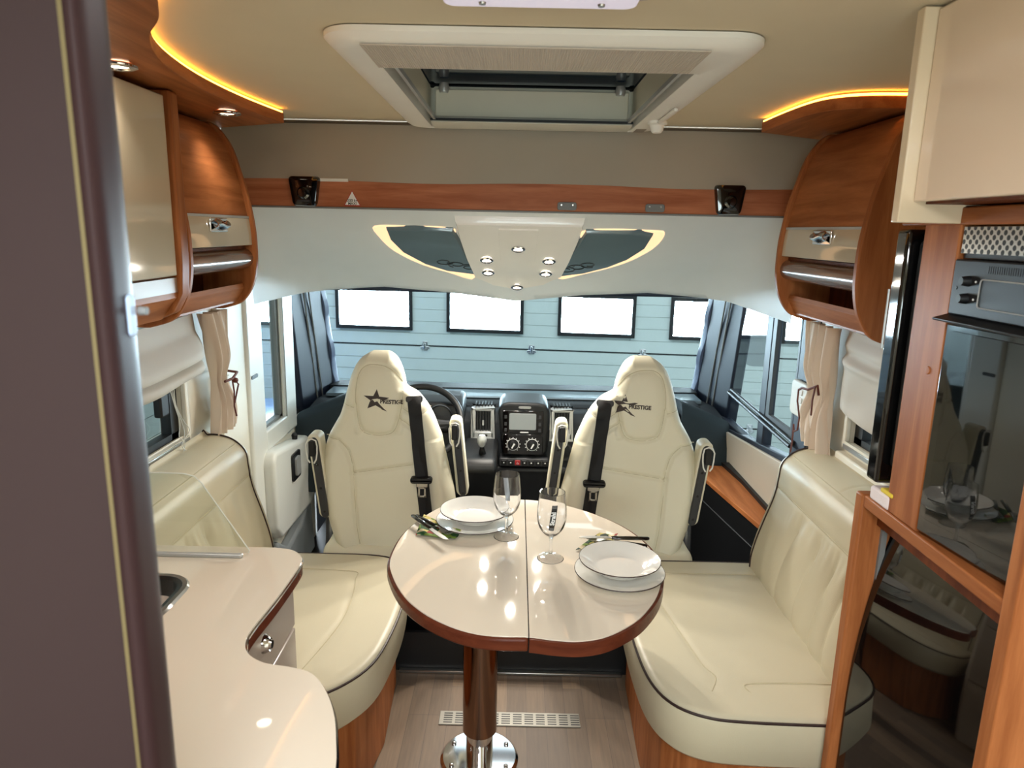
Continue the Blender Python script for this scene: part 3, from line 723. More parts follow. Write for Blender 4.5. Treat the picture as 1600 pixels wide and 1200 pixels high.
# ================================================================== OVERHEAD CABINETS
SIL = [(-.995, 1.922), (-.965, 1.90), (-.929, 1.845), (-.905, 1.77), (-.886, 1.70), (-.870, 1.604), (-.866, 1.54), (-.868, 1.47), (-.885, 1.40), (-.925, 1.345), (-.99, 1.322)]
def overhead(label, s, y0, y1, wallx, mt_end):
    t = thing('overhead_cabinet', label, 'cabinet', (wallx, (y0+y1)/2, 1.33))
    out = [tuple(p) for p in catmull([(-s*x, z) if s > 0 else (x, z) for x, z in SIL], 5, closed=False)]
    def shrink(d): return [(x-(-s)*d*-1 if False else x+s*d, z+(d if z < 1.4 else 0)) for x, z in out]
    for ya, yb in ((y0, y0+.022), (y1-.022, y1)):
        obj('end_panel', MB().prism([(wallx, 1.322)]+out[::-1]+[(wallx, 1.922)], ya, yb, 'Y'), W_Z, t, bevel=.004)
    ins = shrink(.014); g = lerp_tab([(z, x) for x, z in ins])
    # curved flap (wood), cream drawer flap, roll bar, open niche
    def face(z0, z1, mt, nm, d=0.0, th=.016, n=12, bevel=.002):
        rows = [[(g(z0+(z1-z0)*i/n)-s*d, y, z0+(z1-z0)*i/n) for y in (y0+.023, y1-.023)] for i in range(n+1)]
        return obj(nm, MB().sheet(rows, (s*th, 0, 0)), mt, t, bevel=bevel)
    face(1.628, 1.915, W_Y, 'curved_flap', n=24)
    fl = face(1.535, 1.622, GLOSS2, 'cream_flap', d=.003)
    obj('flap_trim', MB().box(*sorted((g(1.625)-s*.004, g(1.625)+s*.01)), y0+.023, y1-.023, 1.621, 1.628), SILVER, t)
    ym = y0+(y1-y0)*.44
    fx = g(1.59)-s*.003
    hb = obj('flap_handle', MB().prism(rrect(ym-.06, ym+.06, 1.578, 1.618, .004), *sorted((fx, fx-s*.006)), 'X'), CHROME, fl, bevel=.002)
    rows = []
    for i in range(9):
        a = i/8; rows.append([(fx-s*(.006+.016*math.sin(a*PI)), ym-.045+.09*k/6+(a-.5)*.02, 1.584+.03*a+.004*math.sin(k)) for k in range(7)])
    obj('grip', MB().sheet(rows, (s*.003, 0, 0)), CHROME, fl)
    rows = []
    for i in range(15):
        a = -PI/2+PI*i/14; rows.append([(g(1.49)+s*.03-s*.034*math.cos(a), y, 1.492+.034*math.sin(a)) for y in (y0+.023, y1-.023)])
    obj('roll_bar', MB().sheet(rows, (s*.01, 0, 0)), mat('brown_pearl_bar', (128, 92, 72), .22, metal=.2, coat=.4), t)
    bx = sorted((g(1.5)+s*.17, wallx-s*.002))
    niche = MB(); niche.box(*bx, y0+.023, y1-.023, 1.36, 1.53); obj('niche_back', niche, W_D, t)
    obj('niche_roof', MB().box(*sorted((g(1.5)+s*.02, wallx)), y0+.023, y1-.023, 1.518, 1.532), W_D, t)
    rows = []
    bot = [(g(1.395)+s*.004, 1.395), (g(1.38)+s*.004, 1.377), (g(1.36), 1.352), (g(1.345), 1.338), (-s*-.0+s*1.0 if False else g(1.335)+s*.05, 1.326), (wallx, 1.324)]
    lip = MB().sheet([[(x, y, z) for y in (y0+.023, y1-.023)] for x, z in bot], (s*.004, 0, .014)); obj('bottom_lip', lip, W_Y, t)
    obj('niche_floor', MB().box(*sorted((g(1.37)+s*.014, wallx)), y0+.023, y1-.023, 1.345, 1.357), W_Y, t)
    return t
overhead('curved cherry wood overhead cabinet with open shelf, above the driver-side bench curtain', -1, 1.905, 2.415, XL, W_Z)
overhead('curved cherry wood overhead cabinet with open shelf, above the passenger-side bench', 1, 1.83, 2.415, XR, W_Z)
# straight overhead cabinet with the large cream door (partly hidden)
oc = thing('overhead_cabinet', 'overhead kitchen cabinet with large glossy cream door beside the mauve jamb', 'cabinet', (XL, 1.5, 1.36))
ep = [(XL, 1.34), (-.955, 1.345), (-.90, 1.37), (-.872, 1.42), (-.866, 1.50), (-.866, 1.922), (XL, 1.922)]
obj('end_panel', MB().prism(ep, 1.855, 1.903, 'Y'), W_Z, oc, bevel=.006, seg=3)
obj('end_panel', MB().prism(ep, .80, .83, 'Y'), W_Z, oc, bevel=.006)
obj('carcass', MB().box(XL, -.90, .83, 1.855, 1.40, 1.915), W_Y, oc)
obj('bottom_rail', MB().box(-.90, -.882, .83, 1.855, 1.425, 1.463), mat('brown_grey_rail', (168, 138, 116), .4), oc)
un = MB(); un.prism([(XL, 1.348), (-.93, 1.352), (-.885, 1.41), (-.885, 1.425), (-.90, 1.425), (-.90, 1.402), (XL, 1.402)], .83, 1.855, 'Y'); obj('underside_curve', un, W_Y, oc)
dr = obj('door', MB().box(-.90, -.876, 1.22, 1.848, 1.468, 1.908), GLOSS2, oc, bevel=.003)
obj('door', MB().box(-.90, -.876, .84, 1.212, 1.468, 1.908), GLOSS2, oc, bevel=.003)

# ================================================================== BENCHES
def bench(label, s, wallx, top, base, y0, y1, seams, hollow):
    t = thing('bench', label, 'bench', (s*.75, (y0+y1)/2, 0))
    poly = [(p.x, p.y) for p in catmull([Vector((a, b, 0)) for a, b in top], 5)]
    def hf(x, y):
        h = .010*math.exp(-((abs(x)-.72)/.25)**2-((y-(y0+y1)/2)/.35)**2)
        for sm in seams: h -= groove(seg_d(x, y, sm), .012, .003)
        for hx, hy, hr, hd in hollow: h -= hd*math.exp(-((x-hx)**2+(y-hy)**2)/hr**2)
        return h
    poly = [(s*min(s*x, abs(wallx)-.012), min(max(y, y0), y1)) for x, y in poly]
    c = ringsolid(MB(), poly, .468, .325, .022, n_in=60, hf=hf, edge_bot=.02)
    ob = obj('seat_cushion', c, LEATHER, t, angle=60)
    obj('piping', MB().tube([(x, y, .4615) for x, y in poly], .0035, 6, closed=True), PIPING, ob)
    for sm in seams:
        pts = [(p.x, p.y, .4685+hf(p.x, p.y)) for p in catmull([Vector((a, b, 0)) for a, b in sm], 12, closed=False)]
        obj('seam', MB().tube(pts, .0016, 5), STITCH, ob)
    obj('base', MB().prism(base, 0, .33, 'Z'), W_Z if s > 0 else W_Z, t, bevel=.006)
    # back cushion: profile (distance from the wall, height) swept along y, gathers below the head roll
    PR_ = [(.015, .46), (.10, .448), (.215, .452), (.232, .49), (.222, .56), (.20, .64), (.178, .71), (.168, .755), (.163, .80), (.156, .85), (.125, .885), (.085, .902), (.035, .905), (.015, .88)]
    pr = [(p.x, p.y) for p in catmull([Vector((a, b, 0)) for a, b in PR_], 7)]
    ya, yb = y0+.012, y1-.012; N = 150; rows = []
    cxp, czp = .11, .68
    def end(k):      # rounding of both ends
        d = min(k, N-k)/N*(yb-ya); r = .035
        return 1 if d >= r else math.sqrt(max(0, 1-((r-d)/r)**2))*.14+.86
    for k in range(N+1):
        y = ya+(yb-ya)*k/N; e = end(k); row = []
        for (d, z) in pr:
            off = 0
            if z < .765 and d > .12:
                f = min(1, (.765-z)/.06)*min(1, (z-.44)/.06); f = max(0, f)
                yy = y+.10*(.765-z)*(1 if s > 0 else 1)
                fold = .5+.5*math.sin(yy*44+1.3*math.sin(yy*11)+.8*math.sin(z*9))
                fold = abs(math.sin((yy*58+1.5*math.sin(yy*11)+1.0*math.sin(z*9))/2))**.6
                fine = math.sin(yy*150+3*math.sin(yy*17))*math.exp(-((z-.735)/.035)**2)
                edge = min(1, max(0, (y-ya-.10)/.1))*min(1, max(0, (yb-y-.16)/.1))
                off = f*edge*(.022*fold-.013+.0030*fine)
            off -= groove(abs(z-.768) if d > .12 else 9, .006, .003)
            off -= groove(abs(d-.135)+abs(z-.878)*.6 if z > .8 else 9, .005, .002)
            off -= groove(abs(y-(ya+yb)/2-.02) if d < .13 and z > .85 else 9, .004, .003)
            dd, zz = d-cxp, z-czp; L = math.hypot(dd, zz)
            q = (L*e+off)/L
            row.append((wallx-s*(cxp+dd*q), y, czp+zz*q))
        rows.append(row)
    bk = MB().grid(rows, wrap=True, caps=True)
    bo = obj('back_cushion', bk, LEATHER, t, angle=70)
    for d_, z_ in (min(pr, key=lambda p: abs(p[1]-.768)+(9 if p[0] < .12 else 0)), min(pr, key=lambda p: abs(p[0]-.130)+(9 if p[1] < .85 else 0))):
        obj('seam', MB().tube([(wallx-s*(d_-.0015), ya+.04+(yb-ya-.08)*i/20, z_) for i in range(21)], .0022, 6), STITCH, bo)
    for k in (int(N*.035/(yb-ya)), N-int(N*.035/(yb-ya))):
        y = ya+(yb-ya)*k/N
        obj('end_piping', MB().tube([(wallx-s*(cxp+(d-cxp)*1.012), y, czp+(z-czp)*1.012) for d, z in pr], .0028, 6, closed=True), PIPING, bo)
    return t
SEAMR = [[(.48, 2.30), (.50, 2.24), (1.0, 2.235)], [(.455, 2.16), (.50, 1.90), (.525, 1.72), (.545, 1.66), (.52, 1.60)], [(.62, 1.585), (.625, 1.63), (.85, 1.635)]]
bench('passenger-side cream leather bench with brown piping beside the oven cabinet', 1, XR,
      [(1.06, 2.335), (.80, 2.338), (.50, 2.335), (.405, 2.30), (.368, 2.18), (.358, 1.98), (.358, 1.78), (.372, 1.64), (.41, 1.555), (.48, 1.508), (.58, 1.492), (.80, 1.486), (1.06, 1.486)],
      [(1.06, 2.33), (.48, 2.33), (.425, 2.28), (.41, 1.9), (.42, 1.68), (.49, 1.58), (.62, 1.52), (1.06, 1.50)], 1.486, 2.338, SEAMR,
      [(.50, 1.95, .16, .010), (.60, 1.8, .12, .006)])
SEAML = [[(-1.0, 2.20), (-.56, 2.20), (-.505, 2.13), (-.49, 1.9), (-.535, 1.66), (-.56, 1.60)]]
bench('driver-side cream leather bench with brown piping behind the kitchen counter', -1, XL,
      [(-1.05, 2.335), (-.80, 2.338), (-.50, 2.335), (-.39, 2.29), (-.345, 2.18), (-.330, 2.02), (-.336, 1.85), (-.362, 1.69), (-.43, 1.585), (-.53, 1.52), (-.64, 1.49), (-.85, 1.48), (-1.05, 1.48)],
      [(-1.05, 2.33), (-.46, 2.33), (-.40, 2.27), (-.385, 1.95), (-.42, 1.72), (-.52, 1.60), (-.66, 1.52), (-1.05, 1.50)], 1.48, 2.338, SEAML, [(-.72, 1.9, .2, .006)])

# ================================================================== CAPTAIN SEATS
XL_T = [(.36, -.125), (.40, -.165), (.46, -.20), (.53, -.222), (.635, -.240), (.75, -.244), (.80, -.238), (.845, -.226), (.88, -.207), (.92, -.184), (.96, -.172), (1.0, -.163), (1.06, -.148), (1.10, -.132), (1.125, -.115), (1.14, -.098), (1.149, -.08), (1.154, -.06)]
XR_T = [(.36, .16), (.40, .20), (.46, .225), (.53, .238), (.60, .243), (.65, .236), (.75, .212), (.85, .188), (.93, .155), (.97, .132), (.998, .108), (1.012, .085), (1.02, .062), (1.03, .056), (1.06, .051), (1.09, .043), (1.12, .028), (1.14, .012), (1.149, -.003), (1.154, -.02)]
gl_, gr2 = smooth_tab(XL_T, .008), smooth_tab(XR_T, .006)
def yl(z): return (z-.45)*.14+(.055*(z-1.0) if z > 1.0 else 0)
HP = [(-.118, .965), (-.108, .90), (-.092, .868), (-.055, .856), (-.01, .858), (.018, .872), (.034, .91), (.046, .97), (.05, 1.02)]
HTOP = [(-.118, .965), (-.118, 1.03), (-.105, 1.085), (-.075, 1.11), (-.02, 1.108), (.02, 1.085), (.045, 1.05)]
SE = [[(-.236, .84), (-.18, .836), (-.145, .80), (-.128, .74), (-.122, .64), (-.112, .52), (-.095, .42), (-.09, .36)],
      [(-.128, .715), (.118, .755)], [(.036, .92), (.09, .88), (.115, .80), (.130, .72), (.145, .52), (.14, .37)], [(-.126, .955), (-.165, .965)], [(.145, .955), (.10, .93), (.05, .955)]]
def yfront(x, z):
    a, b = gl_(z), gr2(z)
    e = min(x-a, b-x, (1.154-z)*1.0, (z-.352)*1.3); r = .045
    q = 1 if e >= r else math.sqrt(max(0, 1-(1-max(e, 0)/r)**2))
    h = .062*q
    bol = 0
    if z < .84: bol += .018*math.exp(-((x-a-.04)/.05)**2)*min(1, (.84-z)/.08) + .014*math.exp(-((b-x-.04)/.045)**2)*min(1, (.9-z)/.1)
    if z > .86:      # head panel stands a little proud
        d = seg_d(x, z, HP+[(.045, 1.05)]+HTOP[::-1]); inside = -.118 < x < .05 and .858 < z < 1.11
        bol += .006*(1-math.exp(-(d/.02)**2)) if inside else 0
    g = groove(seg_d(x, z, HP), .0065, .010)+groove(seg_d(x, z, HTOP), .006, .004)
    for s_ in SE: g += groove(seg_d(x, z, s_), .0062, .0095)
    # slight creases on the outer bolsters
    g += .0015*math.sin(z*75+x*30)*math.exp(-((x-a-.03)/.03)**2)*(z < .62)
    return yl(z)-h-bol+g*q
def make_seat(label, X0, mir, Y0):
    t = thing('captain_seat', label, 'seat', (X0, Y0+.15, 0), 'captain seats turned to face the table')
    def T(mb):
        o = MB(); o.v = [(X0+(-v[0]*1.05 if mir else v[0]*1.02), Y0+v[1], v[2]) for v in mb.v]; o.f = mb.f; return o
    NZ, NX = 150, 96; rows = []
    for i in range(NZ+1):
        z = .352+(1.154-.352)*(i/NZ); z = min(z, 1.1535)
        a, b = gl_(z), gr2(z)
        fr_, bk = [], []
        for j in range(NX+1):
            u = j/NX; u = .5*u+.5*(.5-.5*math.cos(PI*u))
            x = a+(b-a)*u
            fr_.append((x, yfront(x, z), z))
        for j in range(NX//4-1, 0, -1):
            u = j/(NX//4); x = a+(b-a)*u; e = min(x-a, b-x, 1.154-z, (z-.352)); q = math.sqrt(max(0, 1-(1-min(max(e, 0)/.05, 1))**2))
            bk.append((x, yl(z)+.062*q, z))
        rows.append(fr_+bk)
    back = MB().grid(rows, wrap=True, caps=True)
    bo = obj('backrest', T(back), LEATHER_S, t, angle=80)
    for sm in SE+[HP, HTOP]:
        pts = [(p.x, yfront(p.x, p.z)-.0004, p.z) for p in catmull([Vector((a, 0, b)) for a, b in sm], 14, closed=False) if p.z > .40]
        if len(pts) > 3: obj('seam', T(MB().tube(pts, .0014, 5)), STITCH, bo)
    # star emblem and lettering on the head panel
    X_ = (lambda x: -x/1.05) if mir else (lambda x: x)
    def place(ox, oz, k, rot):
        def f(x, y):
            xx = ox+(x*math.cos(rot)-y*math.sin(rot)); zz = oz+(x*math.sin(rot)+y*math.cos(rot)); lx = X_(xx)
            return (X0+xx, Y0+yfront(lx, zz)-k, zz)
        return f
    cx0 = -.030 if not mir else .030
    starx, lettx = (-.092+.036, -.003) if not mir else (-.060+.03-.0, .032)
    sx_ = (-.045 if not mir else -.026)
    def fine(poly, k=6): return densify(poly, k)
    star = []
    for i in range(10):
        a = PI/2+i*PI/5; rr = .030 if i % 2 == 0 else .0118
        star.append((rr*math.cos(a), rr*math.sin(a)))
    pl = place(sx_, .988, .0008, R(-4))
    def fan(poly):
        mb = MB(); n = len(poly); vs = [pl(x*1.28, y*1.12) for x, y in poly]; v2 = [(p[0], p[1]+.0012, p[2]) for p in vs]
        mb.add(vs+v2, [tuple(range(n)), tuple(range(n, 2*n))[::-1]]+[(i, (i+1) % n, n+(i+1) % n, n+i) for i in range(n)]); return mb
    # the star is cut by a pale swoosh: upper and lower pieces
    up = [star[0], star[1], (.030, .0105), (.012, .006), (-.004, .004), (-.014, -.004), star[3]]
    up = [(0, .0345), (.0085, .0115), (.0375, .0105), (.024, .0005), (.004, .0045), (-.010, .001), (-.017, -.006), (-.0135, -.0045), (-.036, .0105), (-.0085, .0115)]
    lo = [(-.0175, -.0085), (-.010, .0), (-.002, -.009), (.008, -.018), (.020, -.028), (.0, -.0175), (-.0225, -.030)]
    for pp in (up, lo): obj('star_emblem', fan(pp), INK, bo, smooth=False)
    sw = [(.004, -.004), (.010, -.012), (.024, -.026), (.034, -.034), (.020, -.030), (.004, -.016), (-.004, -.008)]
    obj('swoosh', fan(sw), INK, bo, smooth=False)
    obj('lettering', text_mb('PRESTIGE', .0200, place(sx_+.056, .981, .0012, R(-3)), sx=.98, bold=.0009), INK, bo, smooth=False)
    # belt: guide slot, webbing, stopper, tongue
    def yf(x, z): return yfront(x, z)
    gp = MB(); pts = rrect(.062, .118, .982, 1.004, .008, 4)
    gp.grid([[(x, yf(min(x, gr2(z)-.004), z)-.002-d, z) for x, z in [(px*1.0, pz-(px-.056)*.12) for px, pz in pts]] for d in (-.006, .006)], wrap=True, caps=True)
    obj('belt_guide', T(gp), BLACK, t, bevel=.003)
    rows = []
    for i in range(31):
        u = i/30; z = .996-.64*u; xc = .090+.078*u; hw = .023
        rows.append([(xc+k*hw-hw*0, yf(xc+k*hw*.6, z)-.007-.012*math.sin(PI*u), z+k*.004) for k in (-1, -.5, 0, .5, 1)])
    be = obj('belt', T(MB().sheet(rows, (0, .002, 0))), BELT, t)
    yb_ = yf(.115, .70)-.022
    sp = MB().grid([[(x, yb_+d, z) for x, z in rrect(.084+e, .162-e, .692+e, .716-e, .010, 4)] for d, e in ((.014, 0), (-.004, 0), (-.010, .004))], wrap=True, caps=True)
    obj('belt_stopper', T(sp), BLACK, be)
    tg = wall(0, 0, 0, 0, 0, 0, []) if False else MB()
    for q in ((.112, .140, .672, .679), (.112, .140, .640, .647), (.112, .119, .640, .679), (.133, .140, .640, .679), (.106, .146, .679, .694)): tg.box(q[0], q[1], yb_-.004, yb_, q[2], q[3])
    obj('belt_tongue', T(tg), STEEL, be, bevel=.001)
    # seat cushion
    poly = [(p.x, p.y) for p in catmull([Vector(p) for p in ((-.235, .02, 0), (-.235, -.06, 0), (-.20, -.098, 0), (-.10, -.106, 0), (.10, -.106, 0), (.20, -.098, 0), (.235, -.06, 0), (.235, .02, 0), (.235, .20, 0), (.20, .26, 0), (-.20, .26, 0), (-.235, .20, 0))], 5)]
    c = ringsolid(MB(), poly, .462, .32, .05, n_in=26, hf=lambda x, y: -.012*math.exp(-(x/.15)**2)-groove(abs(abs(x)-.15), .006, .005), edge_bot=.02)
    obj('seat_cushion', T(c), LEATHER_S, t, angle=60)
    obj('seat_shell', T(MB().prism(rrect(-.22, .22, -.06, .28, .05), .24, .33, 'Z')), BLACK, t, bevel=.01)
    obj('pedestal', T(MB().prism(rrect(-.17, .17, .0, .28, .03), -.04, .25, 'Z')), BLACK, t, bevel=.005)
    obj('side_lever', T(MB().prism([(.0, .26), (.05, .26), (.09, .50), (.05, .52)], -.250, -.236, 'X')), DKGREY, t, bevel=.004)
    # arm rests folded up
    for xa, dy, nm, h0, h1 in ((-.262, -.04, 'outer', .545, .865), (.232, .07, 'inner', .60, .905)):
        w2 = .022; sh = MB()
        out = rrect(xa-w2, xa+w2, h0, h1, .02, 6)
        sgn = -1 if nm == 'outer' else 1
        tilt = [(x+((h1-z)*.11 if nm == 'outer' else (h1-z)*.10), z) for x, z in out]
        arm = obj('armrest', T(MB().prism([(x, z) for x, z in tilt], dy, dy+.075, 'Y')), LEATHER_S, t, bevel=.008, seg=3)
        ins = [(xa+(x-xa)*.62+.003+((h1-z)*.11 if nm == 'outer' else (h1-z)*.10), z-.006) for x, z in rrect(xa-w2, xa+w2, h0+.01, h1-.004, .02, 6)]
        obj('bracket', T(MB().prism(ins, dy-.012, dy+.01, 'Y')), DKGREY, arm, bevel=.004)
        obj('buckle', T(MB().prism(rrect(xa-.010, xa+.012, h1-.075, h1-.018, .005), dy-.026, dy-.010, 'Y')), BLACK, arm, bevel=.003)
        lp = [(xa-.006, h1-.098), (xa-.014, h1-.085), (xa-.017, h1-.06), (xa-.018, h1-.03), (xa-.010, h1-.012), (xa+.004, h1-.009), (xa+.017, h1-.015), (xa+.021, h1-.035), (xa+.020, h1-.062), (xa+.016, h1-.086), (xa+.008, h1-.10)]
        obj('wire_loop', T(MB().tube([(x, dy-.024, z) for x, z in lp], .0028, 6)), ABSW, arm)
        for z in (h1-.11, h1-.20, h1-.29):
            xx = xa+.003+((h1-z)*.11 if nm == 'outer' else (h1-z)*.10)
            obj('screw', T(MB().lathe([(0, -.0135), (.004, -.0135), (.005, -.012), (0, -.012)], (xx, dy, z), 10, 'Y')), BLACK, arm)
    return t
make_seat("driver's cream leather captain seat in front of the steering wheel, turned to the table", -.455, False, 2.50)
make_seat('passenger cream leather captain seat beside the wooden side tray, turned to the table', .430, True, 2.50)

# ================================================================== TABLE
tb = thing('dining_table', 'cream glossy dining table with dark wood edge on a polished column', 'table', (-.08, 1.90, 0))
TP = [(-.321, 1.72), (-.300, 1.63), (-.255, 1.53), (-.198, 1.455), (-.132, 1.402), (-.075, 1.375), (-.02, 1.366), (.045, 1.366), (.095, 1.357), (.15, 1.354), (.205, 1.370), (.258, 1.408), (.308, 1.463), (.360, 1.555), (.392, 1.66), (.398, 1.755), (.388, 1.842), (.352, 1.94), (.300, 2.02), (.235, 2.085), (.165, 2.135), (.09, 2.163), (.035, 2.172), (-.06, 2.172), (-.13, 2.165), (-.19, 2.135), (-.245, 2.06), (-.288, 1.965), (-.315, 1.86)]
tp = [(p.x, p.y) for p in catmull([Vector((a, b, 0)) for a, b in TP], 5)]
SX = .044
def half(poly, left):
    out = []
    n = len(poly)
    for i in range(n):
        a, b = poly[i], poly[(i+1) % n]
        ina, inb = (a[0] < SX) == left, (b[0] < SX) == left
        if ina: out.append(a)
        if ina != inb:
            t_ = (SX-a[0])/(b[0]-a[0]); out.append((SX, a[1]+(b[1]-a[1])*t_))
    return [(x-.0012 if left and x > SX-1e-6 else x+.0012 if (not left) and x < SX+1e-6 else x, y) for x, y in out]
def inset(poly, d):
    cx, cy = .04, 1.77; return [(x+(cx-x)/math.hypot(cx-x, cy-y)*d, y+(cy-y)/math.hypot(cx-x, cy-y)*d) for x, y in poly]
for left in (True, False):
    e = obj('table_leaf', MB().prism(half(tp, left), .716, .7475, 'Z'), W_T, tb, bevel=.006, seg=3)
    obj('laminate_top', MB().prism(half(inset(tp, .007), left), .7465, .7502, 'Z'), GLOSS, e, bevel=.0008)
colc = (-.082, 1.905)
obj('column', MB().lathe([(.047, .10), (.052, .105), (.052, .66), (0, .66)], (*colc, 0), 48), BRONZE, tb)
obj('inner_column', MB().lathe([(.041, .012), (.041, .11)], (*colc, 0), 40), CHROME, tb)
obj('top_bracket', MB().prism(rrect(-.20, .06, 1.76, 2.0, .03), .66, .717, 'Z'), BLACK, tb, bevel=.005)
bp = obj('base_plate', MB().lathe([(.118, 0), (.120, .004), (.112, .011), (.0, .013)], (*colc, .0), 56), CHROME, tb)
for k in range(6):
    a = R(60*k+30); obj('bolt', MB().lathe([(.007, .012), (.007, .016), (.004, .018), (0, .018)], (colc[0]+.095*math.cos(a), colc[1]+.095*math.sin(a), 0), 12), STEEL, bp)

# ================================================================== TABLEWARE
def plate(name, label, x, y, z, r, deep, cat='plate', grp='stacked white plates with dark rims'):
    t = thing(name, label, cat, (x, y, z), grp)
    hh = .026 if deep else .016; ir = r*.62; th_ = .0035
    prof = [(0, .003), (ir*.9, .002), (ir, 0), (ir*1.02, .001), (r*.80, hh*.62), (r, hh), (r*1.004, hh+.0015), (r*.995, hh+.003), (r*.80, hh*.62+th_), (ir*.98, .0055), (ir*.8, .0045), (0, .0045)]
    b = obj('dish', MB().lathe(prof, (0, 0, 0), 72), PORC, t, local=True, angle=60)
    obj('rim_line', MB().lathe([(r*1.0005, hh+.0004), (r*1.0062, hh+.0012), (r*1.0062, hh+.0022), (r*.9990, hh+.0036), (r*.9990, hh+.0026)], (0, 0, 0), 72, closed=True), PIPING, t, local=True)
    return t
for nm, x, y, who in (('a', -.106, 1.960, 'next to the crossed knife and fork'), ('b', .277, 1.655, 'next to the black-labelled glass')):
    plate('plate', 'large flat white plate under the deep one, '+who, x, y, .7502, .113, False)
    plate('deep_plate', 'deep dark-rimmed white plate stacked on top, '+who, x, y+.006, .7502+.0185, .102, True)
def wine(label, x, y, black):
    z0 = .7502; t = thing('wine_glass', label, 'glass', (x, y, z0), 'clear stemmed glasses on the table')
    H_ = .187
    o = [(0, 0), (.033, 0), (.034, .0015), (.030, .004), (.012, .008), (.0055, .014), (.0042, .03), (.0045, .05), (.007, .062), (.020, .072), (.033, .090), (.0385, .115), (.0385, .140), (.0355, .170), (.0335, H_)]
    i_ = [(.0322, H_), (.0342, .170), (.0370, .140), (.0370, .115), (.0315, .092), (.018, .0755), (.006, .068), (0, .067)]
    obj('bowl_and_stem', MB().lathe([(p.x, p.y) for p in catmull([Vector((a, b, 0)) for a, b in o], 3, closed=False)]+i_, (0, 0, 0), 48), WINEG, t, local=True, angle=80)
    rr = lerp_tab([(z, r) for r, z in o[8:]])
    a0 = -88 if black else 100-8
    rows = []
    for k in range(15):
        z = .093+.070*k/14; rows.append([((rr(z)+.0006)*math.cos(R(a0-11+22*j/8+ (z-.128)*180)), (rr(z)+.0006)*math.sin(R(a0-11+22*j/8+(z-.128)*180)), z) for j in range(9)])
    lb = obj('label_strip', MB().sheet(rows, (0, .0003 if black else -.0003, 0)), BLACK if black else mat('frosted_label', (200, 204, 206), .5), t, local=True)
    if black:
        def pl(u, v):      # text runs upward
            z = .128+u; a = R(a0)+(-v)/.038+R((z-.128)*180); q = rr(z)+.0014
            return (q*math.cos(a), q*math.sin(a), z)
        obj('lettering', text_mb('Strahl', .0155, pl, sx=1.0, bold=.0006), WHITE, lb, local=True, smooth=False)
        for zc in (.0975, .159):
            mb = MB()
            for k in range(4):
                z = zc-.003+.002*k; mb.add([((rr(z)+.0014)*math.cos(R(a0+b)+R((z-.128)*180)), (rr(z)+.0014)*math.sin(R(a0+b)+R((z-.128)*180)), z+c) for b, c in ((-8, 0), (8, 0), (8, .0007), (-8, .0007))], [(0, 1, 2, 3)])
            obj('small_print', mb, mat('grey_print', (150, 150, 150), .5), lb, local=True, smooth=False)
wine('clear stemmed glass with a pale label on its far side, nearest the cab console', -.012, 1.878, False)
wine('clear stemmed glass with a black label on its bowl, standing beside the table split', .107, 1.748, True)
def napkin(label, pts, rot):
    rows = []; (a, b, c, d) = [Vector(p) for p in pts]
    for i in range(13):
        u = i/12; row = []
        for j in range(13):
            v = j/12; p = (a*(1-u)+b*u)*(1-v)+(d*(1-u)+c*u)*v
            row.append((p.x, p.y, .7512+.002+.003*abs(math.sin(u*5+v*3))+.008*(u*v)**3+.005*((1-u)*v)**3))
        rows.append(row)
    return single('napkin', MB().sheet(rows, (0, 0, .0012)), NAPK, label, 'napkin', 'patterned paper napkins')
napkin('green and brown patterned paper napkin under crossed knife and fork', [(-.268, 1.868), (-.155, 1.845), (-.140, 1.885), (-.262, 2.005)], 0)
napkin('green patterned paper napkin behind the plates beside the black-labelled glass', [(.178, 1.795), (.262, 1.80), (.305, 1.885), (.255, 1.90)], 0)
def cutlery(kind, label, p0, p1, z):
    """black handle end at p0, metal end at p1"""
    a = Vector((*p0, z)); b = Vector((*p1, z)); d = (b-a); L = d.length; d.normalize(); n = Vector((-d.y, d.x, 0))
    t = thing(kind, label, kind, tuple(a), 'black-handled '+('knives' if kind == 'knife' else 'forks'))
    def Q(u, v, h=0): p = a+d*u*L+n*v; return (p.x, p.y, p.z+h)
    rows = []
    for u, w_, h in ((0, .004, .004), (.02, .0068, .006), (.25, .0075, .0065), (.5, .0062, .006), (.54, .004, .005)):
        rows.append([Q(u, w_*math.cos(q), .006+h*.8*math.sin(q)) for q in [2*PI*k/12 for k in range(12)]])
    obj('handle', MB().grid(rows, wrap=True, caps=True), PIANO, t)
    if kind == 'knife':
        bl = [(.53, -.004), (.60, -.008), (.85, -.0088), (.96, -.006), (1.0, .004), (.9, .0062), (.53, .004)]
        mb = MB(); k = len(bl); mb.add([Q(u, v, .005) for u, v in bl]+[Q(u, v, .0068) for u, v in bl], [tuple(range(k))[::-1], tuple(range(k, 2*k))]+[(i, (i+1) % k, k+(i+1) % k, k+i) for i in range(k)])
        obj('blade', mb, STEEL, t)
    else:
        rows = []
        for u, w_, h in ((.52, .0035, .004), (.68, .0035, .008), (.74, .009, .007), (.80, .0115, .004), (.85, .0115, .004)): rows.append([Q(u, w_*q, h) for q in (-1, -.5, 0, .5, 1)])
        obj('neck', MB().sheet(rows, (0, 0, .0018)), STEEL, t)
        for q in (-.0098, -.0033, .0033, .0098): obj('tine', MB().tube([Q(.84, q, .005), Q(.93, q, .005), Q(1.0, q*.9, .009)], [.0016, .0014, .0008], 6), STEEL, t)
cutlery('fork', 'black-handled fork lying on the napkin, half under the knife', (-.283, 1.985), (-.165, 1.855), .7575)
cutlery('knife', 'black-handled knife lying across the fork, blade toward the table column', (-.292, 1.965), (-.172, 1.800), .766)
